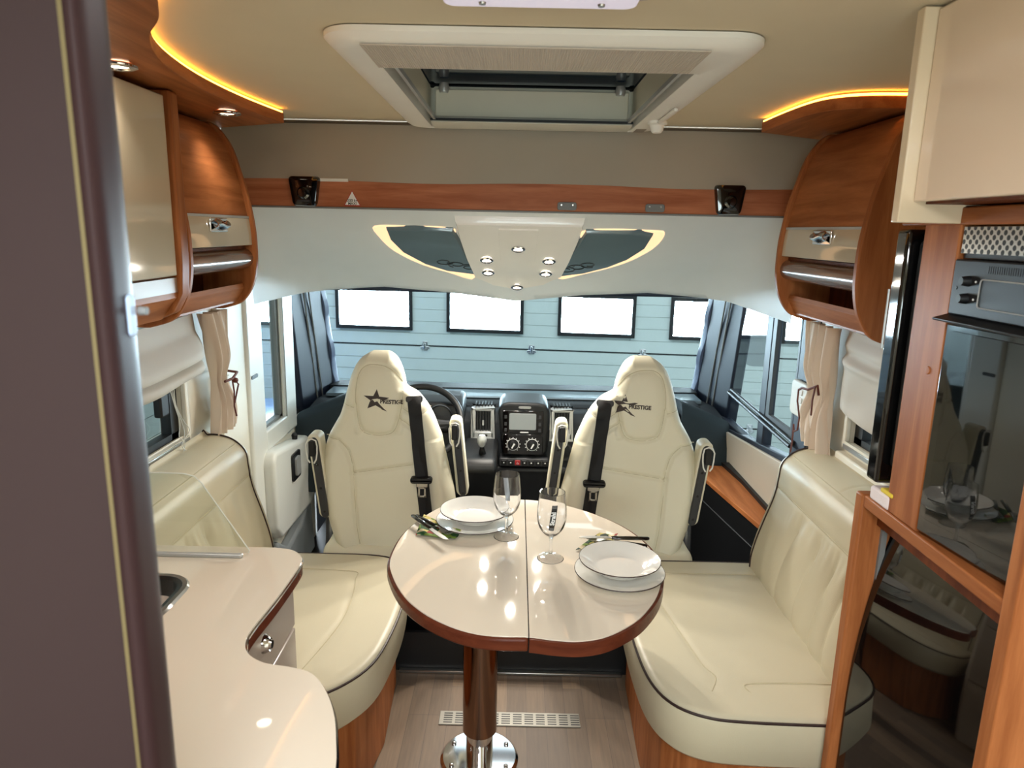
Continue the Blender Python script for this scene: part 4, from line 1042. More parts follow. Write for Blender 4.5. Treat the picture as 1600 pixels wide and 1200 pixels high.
cutlery('fork', 'black-handled fork almost hidden behind the plates beside the black-labelled glass', (.375, 1.808), (.215, 1.85), .7575)
cutlery('knife', 'black-handled knife behind the plates beside the black-labelled glass', (.385, 1.838), (.190, 1.838), .766)

# ================================================================== FLOOR VENT
fv = thing('floor_vent', 'long aluminium vent grille set in the oak floor behind the table column', 'vent', (.01, 2.085, 0))
obj('plate', MB().box(-.225, .245, 2.05, 2.118, 0, .004), mat('anodised_aluminium', (142, 138, 128), .45, metal=.4), fv, bevel=.0015)
for k in range(12):
    x = -.213+.0385*k
    sl_ = MB()
    for j in range(5): y = 2.061+.0112*j; sl_.box(x+.003, x+.032, y-.002, y+.002, .0035, .0046)
    obj('slot_group', sl_, BLACK, fv, smooth=False)

# ================================================================== DASHBOARD
da = thing('dashboard', 'dark dashboard with silver framed air vents and central radio screen', 'dashboard', (.05, 3.5, .3))
dm = MB(); dm.prism([(3.36, .30), (3.33, .55), (3.37, .68), (3.42, .722), (3.55, .735), (3.92, .70), (3.96, .64), (3.96, .30)], -1.02, 1.04, 'X')
obj('body', dm, DASH, da, bevel=.012, seg=3)
tp_ = MB(); tp_.prism([(3.47, .728), (3.50, .748), (3.60, .752), (3.86, .722), (3.86, .70), (3.47, .70)], -.36, .95, 'X'); obj('top_pad', tp_, DASH, da, bevel=.01)
obj('reflection_band', MB().box(-.98, .98, 3.60, 3.76, .735, .754), mat('pale_windscreen_reflection', (120, 134, 142), .25), da, bevel=.004)  # daylight reflected along the dash top, built in as a pale strip
obj('rear_ridge', MB().box(-1.0, 1.0, 3.76, 3.90, .70, .760), BLACK, da, bevel=.006)
obj('demist_grille', MB().box(-.25, .5, 3.55, 3.59, .751, .757), BLACK, da, bevel=.002)
cc = MB(); YF = 3.27
cpoly = [(-.072, .765), (-.055, .795), (-.02, .803), (.12, .801), (.158, .792), (.172, .762), (.168, .56), (.148, .535), (-.03, .540), (-.052, .565)]
cc.prism(cpoly, YF, 3.5, 'Y'); ce = obj('centre_stack', cc, BLACK, da, bevel=.014, seg=4)
def fr_(mb, x0, x1, z0, z1, d0, d1, r=.006): mb.prism(rrect(x0, x1, z0, z1, r), YF-d1, YF-d0, 'Y'); return mb
obj('silver_label', fr_(MB(), .025, .085, .775, .785, 0, .003), SILVER, ce)
rad = obj('radio_surround', fr_(MB(), -.05, .145, .655, .765, 0, .006), PIANO, ce, bevel=.003)
obj('screen', fr_(MB(), -.018, .110, .672, .752, .006, .009), SCREEN, ce, bevel=.001)
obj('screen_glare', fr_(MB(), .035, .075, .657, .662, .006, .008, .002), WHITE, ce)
for x in (-.035, .128):
    for z in (.735, .70, .67): obj('radio_button', fr_(MB(), x-.006, x+.006, z-.008, z+.008, .006, .0085, .002), DKGREY, ce)
hc = obj('heater_panel', fr_(MB(), -.048, .145, .548, .648, 0, .004, .012), PIANO, ce, bevel=.003)
for kx in (.002, .094):
    kb = obj('heater_dial', MB().lathe([(0, -.03), (.016, -.03), (.020, -.018), (.024, -.004), (0, -.004)], (kx, YF, .597), 32, 'Y'), BLACK, ce)
    obj('dial_ring', MB().lathe([(.027, -.0045), (.0285, -.006), (.030, -.0045)], (kx, YF, .597), 40, 'Y', closed=True), WHITE, ce)
    obj('dial_pointer', MB().hexa([(kx-.008, YF-.032, .588), (kx-.003, YF-.032, .584), (kx+.010, YF-.032, .606), (kx+.004, YF-.032, .611), (kx-.008, YF-.030, .588), (kx-.003, YF-.030, .584), (kx+.010, YF-.030, .606), (kx+.004, YF-.030, .611)][::1]), WHITE, ce)
    tk = MB()
    for i in range(11):
        a = R(-50+28*i); r0 = .034; x, z = kx+r0*math.cos(a), .597+r0*math.sin(a); tk.box(x-.0018, x+.0018, YF-.006, YF-.004, z-.0018, z+.0018)
    obj('dial_marks', tk, WHITE, ce, smooth=False)
sw_ = obj('switch_strip', MB().prism(rrect(-.062, .175, .492, .532, .010), 3.25, 3.40, 'Y'), DKGREY, da, bevel=.004)
for i in range(7):
    x = -.04+.033*i
    obj('push_switch', MB().prism(rrect(x-.013, x+.013, .500, .524, .003), 3.245, 3.252, 'Y'), RED if i == 2 else BLACK, sw_, bevel=.002)
    if i != 2: obj('switch_mark', MB().prism(rrect(x-.003, x+.003, .510, .515, .001), 3.2435, 3.2455, 'Y'), WHITE, sw_)
    else: obj('switch_mark', MB().tube([(x-.005, 3.244, .507), (x, 3.244, .517), (x+.005, 3.244, .507)], .0007, 4, closed=True), WHITE, sw_)
for x0, x1, nm in ((-.195, -.092, 0), (.183, .285, 1)):
    v = MB(); z0, z1 = .618, .765
    for q in ((x0, x0+.016, z0, z1), (x1-.016, x1, z0, z1), (x0, x1, z1-.012, z1), (x0, x1, z0, z0+.034)): v.box(q[0], q[1], 3.285, 3.36, q[2], q[3])
    vo = obj('air_vent', v, SILVER, da, bevel=.006, seg=3)
    obj('vent_recess', MB().box(x0+.012, x1-.012, 3.315, 3.37, z0+.03, z1-.01), BLACK, vo)
    lv = MB()
    for i in range(5): x = x0+.024+i*(x1-x0-.048)/4; lv.box(x-.0015, x+.0015, 3.298, 3.318, z0+.034, z1-.012)
    obj('vent_blades', lv, DKGREY, vo)
    obj('vent_tab', MB().box((x0+x1)/2-.004, (x0+x1)/2+.004, 3.288, 3.30, z0+.065, z0+.088), SILVER, vo)
    obj('vent_thumb_slot', MB().prism(rrect((x0+x1)/2-.022, (x0+x1)/2+.022, z0+.011, z0+.022, .004), 3.282, 3.286, 'Y'), BLACK, vo)
    tg_ = MB()
    for i in range(6): x = x0+.012+i*.015; tg_.box(x, x+.006, 3.33, 3.40, z1+.002, z1+.012)
    obj('top_louvres', tg_, BLACK, vo)
lc = MB(); lc.prism([(3.05, .40), (2.99, .56), (3.02, .60), (3.28, .62), (3.36, .60), (3.36, .36)], -.24, -.07, 'X'); obj('lever_console', lc, BLACK, da, bevel=.02, seg=3)
ga = MB().tube([(-.135, 3.10, .585), (-.137, 3.085, .62), (-.138, 3.07, .65)], [.022, .014, .008], 14)
gt = obj('gear_gaiter', ga, BLACK, da)
obj('gear_knob', MB().lathe([(0, .03), (.014, .028), (.021, .016), (.022, 0), (.016, -.018), (.010, -.026), (0, -.026)], (-.138, 3.065, .672), 24), SILVER, da)
cu_ = MB(); cu_.lathe([(.036, 0), (.040, .003), (.044, 0)], (.245, 3.27, .565), 28, 'Y', closed=True); obj('cup_ring', cu_, DKGREY, da)
lo_ = MB(); lo_.prism([(3.28, .20), (3.26, .48), (3.36, .50), (3.40, .2)], -.20, .36, 'X'); obj('lower_console', lo_, BLACK, da, bevel=.015)
for x in (.20, .245): obj('round_switch', MB().lathe([(0, -.012), (.014, -.010), (.016, 0), (0, 0)], (x, 3.262, .475), 20, 'Y'), DKGREY, da)
bn = MB(); bn.prism([(3.20, .66), (3.22, .80), (3.30, .825), (3.45, .82), (3.5, .70)], -.62, -.235, 'X'); bo_ = obj('instrument_hood', bn, BLACK, da, bevel=.025, seg=4)
for x in (-.50, -.34): obj('dial', MB().lathe([(0, -.004), (.050, -.004), (.056, -.010), (.058, 0), (0, 0)], (x, 3.203, .745), 28, 'Y'), DKGREY, bo_)
# covered corner bulges of the dash
for s, nm in ((-1, 'l'), (1, 'r')):
    mb = MB(); rows = []
    for i in range(13):
        a = PI*i/12; rows.append([(s*(.80+.24*u)+s*.02*math.sin(a*2), 3.25+.47*v_, .40+.40*math.sin(min(1, (1-abs(2*v_-1)**3))*PI/2)*(1-.25*u)+.0*a) for u in [q/8 for q in range(9)] for v_ in [i/12]])
    obj('corner_cover', MB().sheet(rows, (0, 0, -.06)), mat('dark_teal_cover', (24, 36, 42), .8), da)
kc = MB().tube([(-.222, 3.0, .60), (-.222, 3.0, .52), (-.222, 2.998, .44)], .0015, 5); obj('key_cord', kc, BLACK, da)
obj('key_ring', MB().lathe([(.012, -.001), (.0145, 0), (.012, .001)], (-.222, 3.0, .612), 20, 'Y', closed=True), STEEL, da)

swh = thing('steering_wheel', 'black steering wheel beyond the driver captain seat', 'steering wheel', (-.425, 3.13, .735))
Rw = Matrix.Rotation(R(-42), 4, 'X')
def rot(mb): mb.v = [tuple(Rw @ Vector(v)) for v in mb.v]; return mb
obj('rim', rot(MB().tube([(.188*math.cos(a), .0, .188*math.sin(a)) for a in [2*PI*k/56 for k in range(56)]], .0155, 12, closed=True)), BLACK, swh, local=True)
obj('hub', rot(MB().grid([[(x*s_, y, z*s_) for x, z in rrect(-.065, .065, -.06, .06, .03)] for y, s_ in ((.03, 1), (0, 1.02), (-.012, .9), (-.016, .5))], wrap=True, caps=True)), DKGREY, swh, local=True)
for a in (0, 180, 245, 295): obj('spoke', rot(MB().tube([(.05*math.cos(R(a)), .006, .05*math.sin(R(a))), (.12*math.cos(R(a)), .004, .12*math.sin(R(a))), (.182*math.cos(R(a)), 0, .182*math.sin(R(a)))], [.022, .014, .012], 8)), DKGREY, swh, local=True)
obj('steering_column', rot(MB().tube([(0, .02, 0), (0, .16, 0)], .045, 16)), BLACK, swh, local=True)

# cab mirrors outside
for s, l in ((1, 'grey exterior mirror on a dark arm beyond the passenger cab window'),):
    t = thing('exterior_mirror', l, 'mirror', (1.30, 3.75, 1.1))
    obj('mirror_head', MB().grid([[(1.30+x, 3.72+d, 1.12+z) for x, z in rrect(-.09, .09, -.20, .26, .06)] for d in (0, .05, .09)], wrap=True, caps=True), mat('grey_mirror_shell', (150, 160, 164), .3), t)
    obj('mirror_arm', MB().tube([(1.12, 3.70, 1.5), (1.18, 3.76, 1.45), (1.28, 3.77, 1.35)], .02, 8), BLACK, t)

# side tray beside the passenger seat, with dark carcass below
tr_ = thing('side_tray', 'cherry wood side shelf with dark base under the passenger cab window', 'shelf', (.98, 2.9, .4))
ty = [(.84, 3.24), (.865, 3.15), (.905, 2.85), (.955, 2.5), (.965, 2.36), (1.05, 2.36), (1.05, 3.24)]
TZ = .50
obj('wood_top', MB().prism(ty, TZ, TZ+.022, 'Z'), W_Y, tr_, bevel=.003)
obj('dark_base', MB().prism([(x+.015, y) for x, y in ty[:5]]+ty[5:], -.04, TZ, 'Z'), BLACK, tr_, bevel=.004)
obj('base_seam', MB().tube([(x+.010, y, .40+.0*y) for x, y in ty[:5]], .003, 6), DKGREY, tr_)
obj('edge_rail', MB().prism([(1.0, 3.24), (1.02, 3.0), (1.02, 2.36), (1.035, 2.36), (1.035, 3.24)], TZ+.022, TZ+.04, 'Z'), BLACK, tr_)

# ================================================================== KITCHEN COUNTER
ct = thing('kitchen_counter', 'curved glossy cream kitchen worktop in the foreground with brown edge', 'worktop', (-.75, 1.0, .87))
CP = [(-1.05, 1.46), (-.52, 1.462), (-.482, 1.452), (-.455, 1.425), (-.444, 1.385), (-.447, 1.25), (-.455, 1.14), (-.452, 1.098), (-.435, 1.062), (-.400, 1.037), (-.355, 1.027), (-.315, 1.012), (-.282, .972), (-.255, .918), (-.237, .86), (-.224, .80), (-.222, .70), (-.235, .60), (-.28, .54), (-.36, .52), (-1.05, .52)]
cp_ = [(-1.05, 1.46)]+[(p.x, p.y) for p in catmull([Vector((a, b, 0)) for a, b in CP[1:20]], 5, closed=False)]+[(-1.05, .52)]
# sink cut-out: build the top as a ring around the sink
sk_ = rrect(-.95, -.645, 1.14, 1.312, .05, 6)
def top_with_hole(outer, hole, z0, z1):
    import bmesh
    cu2 = bpy.data.curves.new('c', 'CURVE'); cu2.dimensions = '2D'; cu2.fill_mode = 'BOTH'; cu2.extrude = (z1-z0)/2
    for P_ in (outer, hole):
        sp_ = cu2.splines.new('POLY'); sp_.points.add(len(P_)-1); sp_.use_cyclic_u = True
        for q, p in zip(sp_.points, P_): q.co = (p[0], p[1], 0, 1)
    o_ = bpy.data.objects.new('c', cu2); col.objects.link(o_); dg = bpy.context.evaluated_depsgraph_get()
    me = bpy.data.meshes.new_from_object(o_.evaluated_get(dg)); mb = MB()
    mb.add([(v.co.x, v.co.y, v.co.z+(z0+z1)/2) for v in me.vertices], [tuple(p.vertices) for p in me.polygons])
    bpy.data.objects.remove(o_); bpy.data.curves.remove(cu2); bpy.data.meshes.remove(me); return mb
obj('laminate_top', top_with_hole(cp_, sk_, .8965, .9002), GLOSS, ct, smooth=False)
obj('edge_band', top_with_hole([(x, y) for x, y in cp_], rrect(-.96, -.635, 1.13, 1.322, .05, 6), .868, .8965), W_T, ct, smooth=False)
obj('edge_bead', MB().tube([(x+.001, y+.001, .893) for x, y in cp_[1:-1]], .0022, 6), CHROME, ct)
snk = thing('sink', 'dark inset kitchen sink with steel rim in the cream worktop', 'sink', (-.8, 1.22, .9))
rows = []
for d, z in ((-.012, .901), (-.010, .9035), (.0, .904), (.006, .901), (.012, .86), (.02, .80), (.05, .785)):
    rows.append([(x, y, z) for x, y in rrect(-.95+d, -.645-d, 1.14+d, 1.312-d, max(.02, .05-d*.5), 6)])
obj('basin', MB().grid(rows, wrap=True), mat('dark_sink_steel', (70, 70, 70), .2, metal=.8), snk)
obj('basin_floor', MB().prism(rrect(-.90, -.695, 1.19, 1.262, .02), .780, .787, 'Z'), BLACK, snk)
obj('rim', MB().sheet([[(x, y, z) for x, y in (lambda q: q+[q[0]])(rrect(-.95-e, -.645+e, 1.14-e, 1.312+e, .05+e, 6))] for e, z in ((.016, .9008), (.012, .9045), (.004, .9045), (0, .9015))], (0, 0, -.0006)), STEEL, snk)
obj('drain', MB().lathe([(0, .003), (.018, .003), (.022, 0)], (-.8, 1.225, .787), 20), STEEL, snk)
gs = thing('splash_screen', 'clear slanted acrylic splash screen standing on the worktop', 'screen', (-.75, 1.41, .9))
gpoly = [(-1.02, .912), (-.562, .912), (-.560, .918), (-.652, 1.068), (-.667, 1.083), (-.69, 1.088), (-1.02, 1.09)]
obj('panel', MB().prism(gpoly, 1.408, 1.412, 'Y'), SGLASS, gs)
obj('panel_edge', MB().tube([(x, 1.41, z) for x, z in gpoly[1:]], .0016, 6), mat('bright_acrylic_edge', (226, 230, 222), .2), gs)
obj('foot_rail', MB().box(-1.02, -.575, 1.404, 1.416, .9002, .909), SILVER, gs, bevel=.003)
kb_ = thing('kitchen_base_cabinet', 'low kitchen cabinet with grey-beige drawer front and chrome push knob', 'cabinet', (-.77, 1.0, 0))
bpoly = [(-1.05, 1.445), (-.50, 1.445), (-.482, 1.43), (-.482, 1.08), (-.46, 1.04), (-.36, 1.01), (-.31, .97), (-.27, .88), (-.26, .78), (-.28, .62), (-1.05, .60)]
obj('body', MB().prism(bpoly, 0, .868, 'Z'), mat('beige_cabinet_body', (196, 182, 168), .3, coat=.2), kb_, bevel=.004)
dr_ = obj('drawer', MB().box(-.482, -.474, 1.09, 1.425, .735, .860), mat('grey_beige_drawer_front', (190, 176, 164), .18, coat=.3), kb_, bevel=.003)
obj('drawer', MB().box(-.482, -.474, 1.09, 1.425, .40, .728), mat('grey_beige_drawer_front', (0, 0, 0)), kb_, bevel=.003)
obj('push_knob', MB().lathe([(.0, .016), (.008, .016), (.0105, .010), (.013, .012), (.018, .004), (.019, 0), (0, 0)], (-.474, 1.238, .805), 28, 'X'), CHROME, dr_)

# ================================================================== FOREGROUND JAMB (left)
jb = thing('door_jamb', 'tall mauve-brown panel with gold strip and rounded jamb in the near foreground', 'door jamb', (-.5, .5, 0))
JX = -.281
obj('panel', MB().box(-1.05, JX-.0085, .485, .515, 0, CZ-.002), MAUVE, jb, bevel=.003)
obj('gold_strip', MB().box(JX-.0095, JX-.0065, .481, .50, 0, CZ-.002), GOLD, jb)
rows = []
prof_ = [(JX-.007, .4845), (JX-.005, .485), (JX-.002, .488), (JX, .495), (JX, .505), (JX-.001, .520), (JX-.005, .53), (JX-.007, .53)]
obj('rounded_jamb', MB().prism([(p.x, p.y) for p in catmull([Vector((a, b, 0)) for a, b in prof_], 3)], 0, CZ-.002, 'Z'), MAUVE2, jb, angle=60)
sp2 = MB().prism(rrect(.511, .521, 1.518, 1.549, .004), JX-.002, JX+.002, 'X'); obj('strike_plate', sp2, mat('pale_blue_plate', (176, 200, 232), .3), jb, bevel=.002)
obj('latch_pin', MB().lathe([(0, .006), (.003, .006), (.0035, 0), (0, 0)], (JX+.001, .526, 1.536), 16, 'X'), GREY, jb)

# ================================================================== TALL OVEN / FRIDGE CABINET (right)
TXF = .76
tw = thing('tall_cabinet', 'tall cherry wood cabinet holding the oven and black fridge', 'cabinet', (.9, 1.2, 0))
obj('far_post', MB().box(.752, 1.06, 1.440, 1.472, 0, 1.062), W_Z, tw, bevel=.005)
obj('near_panel', MB().box(TXF-.008, 1.06, .965, .995, 0, 1.62), W_Z, tw, bevel=.003)
obj('middle_rail', MB().box(TXF-.004, .80, .995, 1.440, 1.035, 1.062), W_Y, tw, bevel=.003)
obj('middle_shelf', MB().box(.80, 1.06, .995, 1.440, 1.040, 1.058), W_Y, tw)
obj('stile', MB().box(TXF, .80, 1.250, 1.36, 1.062, 1.66), W_Z, tw, bevel=.003)
obj('screw_cap', MB().lathe([(0, -.0025), (.007, -.002), (.008, 0), (0, 0)], (TXF, 1.285, 1.365), 20, 'X'), W_Z, tw)
obj('stile_side', MB().box(.80, 1.06, 1.250, 1.268, 1.062, 1.66), W_Z, tw)
obj('top_rail', MB().box(TXF-.002, .80, .995, 1.44, 1.625, 1.655), W_Y, tw, bevel=.003)
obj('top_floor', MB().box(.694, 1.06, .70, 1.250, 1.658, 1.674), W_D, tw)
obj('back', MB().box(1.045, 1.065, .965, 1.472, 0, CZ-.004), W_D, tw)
obj('upper_end_panel', MB().box(.650, 1.06, 1.250, 1.273, 1.627, CZ-.003), mat('pale_cream_end_panel', (226, 206, 176), .25, coat=.2), tw, bevel=.002)
obj('upper_door', MB().box(.672, .692, .70, 1.250, 1.661, CZ-.006), mat('peach_cream_gloss_door', (236, 214, 190), .1, coat=.4, bump=.02, bscale=8), tw, bevel=.003)
obj('lower_filler', MB().box(.79, .82, .995, 1.440, .995, 1.035), W_D, tw)
ov = thing('oven', 'black built-in oven with dark glass door and control panel in the tall cabinet', 'oven', (.9, 1.12, 1.07))
obj('case', MB().box(.80, 1.04, .997, 1.243, 1.064, 1.622), BLACK, ov)
obj('perforated_grille', MB().box(TXF+.002, TXF+.006, .997, 1.243, 1.578, 1.622), PERF, ov)
obj('case_trim', MB().box(TXF+.008, .80, .997, 1.243, 1.570, 1.578), BLACK, ov)
cpn = obj('control_panel', MB().box(TXF-.006, .80, .997, 1.243, 1.474, 1.568), mat('graphite_control_panel', (26, 27, 29), .45, spec=.25), ov, bevel=.003)
dsp = [(TXF-.007, y, z) for y, z in rrect(1.02, 1.165, 1.492, 1.538, .006, 4)]
obj('display_outline', MB().tube(dsp, .0012, 5, closed=True), SILVER, cpn)
vs_ = MB()
for i in range(26): y = 1.02+.0052*i; vs_.box(TXF-.0066, TXF-.005, y, y+.0022, 1.548, 1.560)
obj('cooling_slots', vs_, BLACK, cpn, smooth=False)
for z in (1.533, 1.504):
    obj('oven_knob', MB().lathe([(0, -.013), (.0065, -.013), (.008, -.008), (.009, 0), (0, 0)], (TXF-.006, 1.198, z), 20, 'X'), BLACK, cpn)
    obj('knob_mark', MB().lathe([(0, -.001), (.0018, -.001), (.0018, 0), (0, 0)], (TXF-.006, 1.178, z), 10, 'X'), WHITE, cpn)
obj('indicator', MB().lathe([(0, -.001), (.003, -.001), (.003, 0), (0, 0)], (TXF-.006, 1.228, 1.520), 10, 'X'), BLACK, cpn)
obj('drip_lip', MB().prism([(TXF-.026, 1.462), (TXF-.028, 1.466), (TXF, 1.474), (.79, 1.474), (.79, 1.462)], .997, 1.250, 'Y'), BLACK, ov, bevel=.001)
od = obj('oven_door', MB().hexa([(TXF+.0275, .997, 1.068), (.80, .997, 1.068), (.80, 1.248, 1.068), (TXF-.002, 1.248, 1.068), (TXF+.0275, .997, 1.458), (.80, .997, 1.458), (.80, 1.248, 1.458), (TXF-.002, 1.248, 1.458)]), PIANO, ov, bevel=.004)
obj('door_glass', MB().hexa([(TXF+.0236, 1.01, 1.085), (TXF+.027, 1.01, 1.085), (TXF+.001, 1.225, 1.085), (TXF-.0024, 1.225, 1.085), (TXF+.0236, 1.01, 1.445), (TXF+.027, 1.01, 1.445), (TXF+.001, 1.225, 1.445), (TXF-.0024, 1.225, 1.445)]), mat('dark_oven_glass', (10, 12, 12), .02, coat=.3, spec=.6), od)
frd = thing('fridge', 'glossy black fridge under the oven reflecting the dining table', 'fridge', (.9, 1.2, 0))
obj('body', MB().box(.975, 1.04, 1.0, 1.435, .02, .99), BLACK, frd)
rows = []
for i in range(25):
    y = 1.0+.435*i/24; q = 1.43-y
    rows.append([(.772+.27*q+.22*q*q+.28*max(0, z-.55)**2, y, z) for z in [.14+.845*k/24 for k in range(25)]])
fd = obj('door', MB().sheet(rows, (.03, 0, 0)), FRIDGEM, frd)
obj('door_top_edge', MB().tube([(.775+.27*(.43-.435*i/24)+.22*(.43-.435*i/24)**2+.28*.438**2, 1.0+.435*i/24, .988) for i in range(25)], .004, 8), CHROME, fd)
obj('lit_door_edge', MB().box(.800, .812, 1.432, 1.4395, .14, .985), GREY, fd)  # lit side of the black door, put in as a grey strip
obj('lower_flap', MB().box(.94, .975, 1.0, 1.43, .02, .13), PIANO, frd, bevel=.004)
hn = obj('latch_handle', MB().prism([(1.435, .30), (1.415, .36), (1.37, .30), (1.40, .16), (1.435, .12)], .765, .80, 'X'), PIANO, frd, bevel=.006)
obj('latch_chrome', MB().tube([(.764, 1.432, .345), (.760, 1.395, .24), (.762, 1.40, .14)], .004, 8), CHROME, hn)
tv = thing('television', 'black flat television turned edge-on in the niche beside the oven', 'television', (.9, 1.39, 1.1))
obj('screen_panel', MB().box(.752, 1.04, 1.398, 1.442, 1.103, 1.618), PIANO, tv, bevel=.008, seg=3)
obj('rear_housing', MB().box(.772, 1.02, 1.362, 1.398, 1.14, 1.60), BLACK, tv, bevel=.012, seg=3)
obj('edge_gleam', MB().tube([(.7525, 1.444, 1.38), (.7525, 1.444, 1.50)], .0022, 6), SILVER, tv)  # gleam on the screen's edge, modelled as a short silver line
sg = thing('sponge', 'white and yellow sponge block on the wood rail below the television', 'sponge', (.80, 1.385, 1.062))
obj('foam', MB().box(.757, .85, 1.350, 1.425, 1.062, 1.092), SPONGE, sg, bevel=.006, seg=3)
obj('scouring_layer', MB().box(.757, .85, 1.340, 1.385, 1.092, 1.101), YELLOW, sg, bevel=.003)

# ================================================================== CURTAINS, BLINDS, SWITCHES
def curtain(label, s, wx, tab0, tab1, z0, z1, tie_z, dfold, grp=None, seed=0):
    """tab0/tab1: y of the near/far border against height"""
    t = thing('curtain', label, 'curtain', (wx, (tab0[0][1]+tab1[0][1])/2, z0))
    a, b = smooth_tab(tab0, .02), smooth_tab(tab1, .02); rows = []
    for i in range(61):
        z = z0+(z1-z0)*i/60; row = []; pinch = math.exp(-((z-tie_z)/.05)**2)
        for j in range(91):
            u = j/90; amp = dfold*(1-.45*pinch)
            wv = 1.3*math.sin(u*2*PI*4.2+1.2*math.sin(z*6+seed)+seed)+.5*math.sin(u*2*PI*9+z*7)
            row.append((wx-s*(.034+amp*(1+wv*.75)+.012*math.sin(PI*u)), a(z)+(b(z)-a(z))*u+.004*math.sin(u*40+z*8), z))
        rows.append(row)
    c = obj('cloth', MB().sheet(rows, (s*.0015, 0, 0)), CURT, t, angle=80)
    return t
lc_ = curtain('beige tied-back curtain beside the living window above the driver-side bench', -1, XL,
              [(.86, 2.27), (.95, 2.30), (1.06, 2.335), (1.085, 2.345), (1.15, 2.31), (1.36, 2.235)], [(.86, 2.44), (.95, 2.475), (1.06, 2.425), (1.085, 2.42), (1.15, 2.44), (1.36, 2.42)], .905, 1.318, 1.08, .019, seed=1)
obj('tie_cord', MB().tube([(XL+.085, 2.335, 1.082), (XL+.098, 2.37, 1.086), (XL+.095, 2.42, 1.098), (XL+.03, 2.445, 1.10)], .0045, 7), TIE, lc_)
obj('tie_tail', MB().tube([(XL+.092, 2.38, 1.085), (XL+.100, 2.372, 1.04), (XL+.10, 2.365, .99), (XL+.098, 2.385, .95)], .003, 6), TIE, lc_)
obj('tie_tail', MB().tube([(XL+.092, 2.385, 1.085), (XL+.105, 2.40, 1.06), (XL+.10, 2.37, 1.0)], .003, 6), TIE, lc_)
obj('tie_knot', MB().lathe([(0, -.010), (.009, -.006), (.011, 0), (.009, .006), (0, .010)], (XL+.10, 2.385, 1.077), 14), TIE, lc_)
rc_ = curtain('beige curtain tied with red-brown cord above the passenger-side bench', 1, XR,
              [(.87, 2.20), (1.0, 2.23), (1.07, 2.245), (1.15, 2.225), (1.345, 2.205)], [(.87, 2.40), (1.0, 2.43), (1.08, 2.40), (1.16, 2.445), (1.345, 2.455)], .905, 1.318, 1.09, .016, seed=3)
obj('tie_cord', MB().tube([(XR-.080, 2.405, 1.083), (XR-.096, 2.35, 1.10), (XR-.096, 2.30, 1.105), (XR-.085, 2.255, 1.128), (XR-.085, 2.24, 1.10)], .0042, 7), TIE, rc_)
obj('tie_tail', MB().tube([(XR-.085, 2.402, 1.083), (XR-.098, 2.37, 1.05), (XR-.10, 2.335, 1.0), (XR-.10, 2.34, .955), (XR-.096, 2.375, .94), (XR-.09, 2.40, .955)], .003, 6), TIE, rc_)
obj('tie_tail', MB().tube([(XR-.09, 2.40, .96), (XR-.094, 2.388, .90), (XR-.095, 2.39, .86)], .003, 6), TIE, rc_)
obj('tie_tail', MB().tube([(XR-.09, 2.26, 1.125), (XR-.10, 2.248, 1.08), (XR-.098, 2.25, 1.03)], .003, 6), TIE, rc_)
def roman(label, s, wx, y0, y1, zt, prof_):
    t = thing('roman_blind', label, 'blind', (wx, (y0+y1)/2, zt))
    pf = [(p.x, p.y) for p in catmull([Vector((a, b, 0)) for a, b in prof_], 5, closed=False)]; rows = []
    for k in range(41):
        y = y0+(y1-y0)*k/40; e = 1-.35*math.exp(-((y1-y)/.03)**2)
        rows.append([(wx-s*(.012+(d-.012)*e+.002*math.sin(y*23+z*40)), y, z+.006*math.sin(y*9)*((zt-z)/.2)) for d, z in pf])
    obj('cloth', MB().sheet(rows, (s*.002, 0, 0)), BLIND, t, angle=80); return t
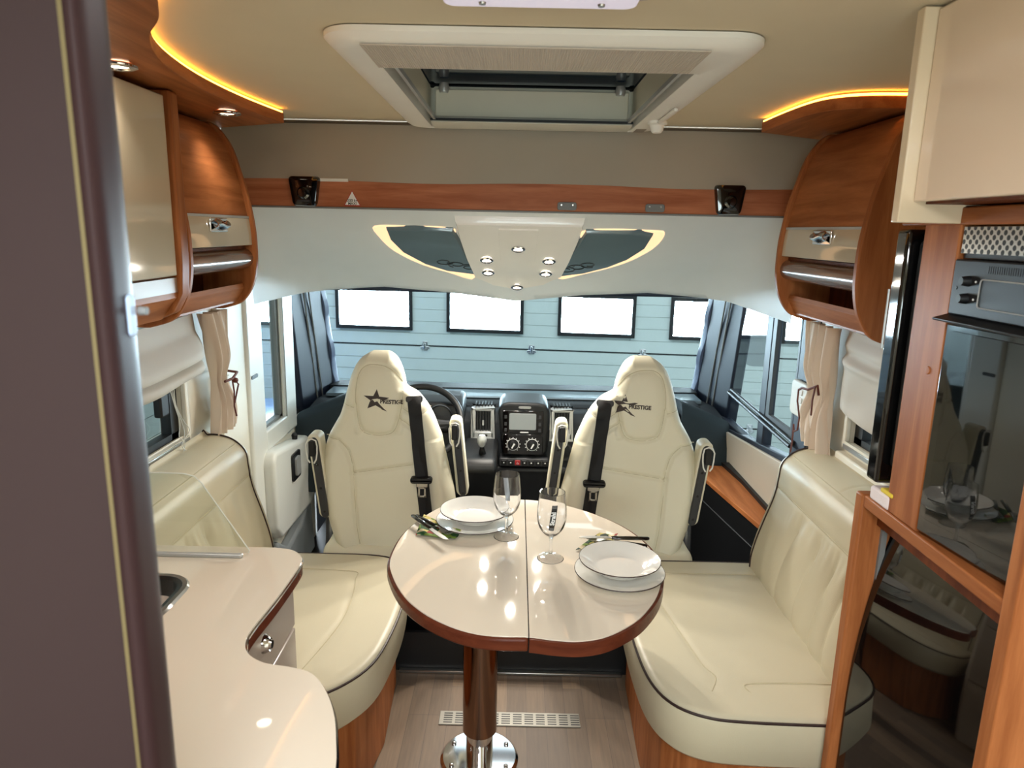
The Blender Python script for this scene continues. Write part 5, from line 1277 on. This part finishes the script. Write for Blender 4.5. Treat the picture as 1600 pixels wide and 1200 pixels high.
roman('pale gathered roman blind over the living window beside the mauve jamb', -1, XL, 1.06, 2.262, 1.40,
      [(.035, 1.318), (.037, 1.30), (.040, 1.262), (.058, 1.235), (.078, 1.20), (.074, 1.175), (.052, 1.17), (.074, 1.155), (.072, 1.135), (.045, 1.118), (.025, 1.12)])
roman('pale gathered roman blind beside the television, above the passenger-side bench', 1, XR, 1.52, 2.20, 1.40,
      [(.035, 1.318), (.038, 1.30), (.05, 1.27), (.042, 1.245), (.062, 1.22), (.048, 1.19), (.042, 1.12), (.045, 1.07), (.035, 1.055), (.02, 1.06)])
cd = thing('blind_cord', 'thin tangled white pull cord hanging in front of the living window', 'cord', (XL, 2.15, 1.1))
for k in range(3):
    pts = [(XL+.030+.004*k, 2.065+.006*k, 1.125), (XL+.032, 2.085+.004*k, 1.06), (XL+.034, 2.105+.012*k, 1.0), (XL+.036, 2.09+.035*k, .96), (XL+.036, 2.125-.012*k, .93), (XL+.036, 2.10+.02*k, .89), (XL+.036, 2.12-.01*k, .862)]
    obj('cord', MB().tube([tuple(p) for p in catmull([Vector(p) for p in pts], 4, closed=False)], .0013, 5), ABSW, cd)
# socket / switch plates
s1 = thing('switch_plate', 'narrow white switch plate on the pillar beside the tied driver-side curtain', 'switch', (XL+.03, 2.47, 1.0))
obj('plate', MB().prism(rrect(2.462, 2.492, .925, 1.075, .010), XL+.018, XL+.042, 'X'), ABSW, s1, bevel=.003)
for z in (.955, 1.0, 1.045): obj('rocker', MB().prism(rrect(2.468, 2.486, z-.015, z+.015, .006), XL+.042, XL+.046, 'X'), mat('bright_white_rocker', (246, 246, 246), .2), s1)
s2 = thing('switch_plate', 'white rounded switch plate between the passenger cab window and curtain', 'switch', (XR, 2.5, 1.0))
obj('plate', MB().prism(rrect(2.455, 2.60, .955, 1.085, .022), XR-.032, XR-.012, 'X'), ABSW, s2, bevel=.006, seg=3)
for z in (.99, 1.02, 1.05): obj('rocker', MB().prism(rrect(2.49, 2.535, z-.011, z+.011, .006), XR-.036, XR-.032, 'X'), mat('bright_white_rocker', (0, 0, 0)), s2, bevel=.002)
obj('plate_hook', MB().prism(rrect(2.462, 2.49, 1.10, 1.16, .012), XR-.03, XR-.012, 'X'), ABSW, s2, bevel=.004)
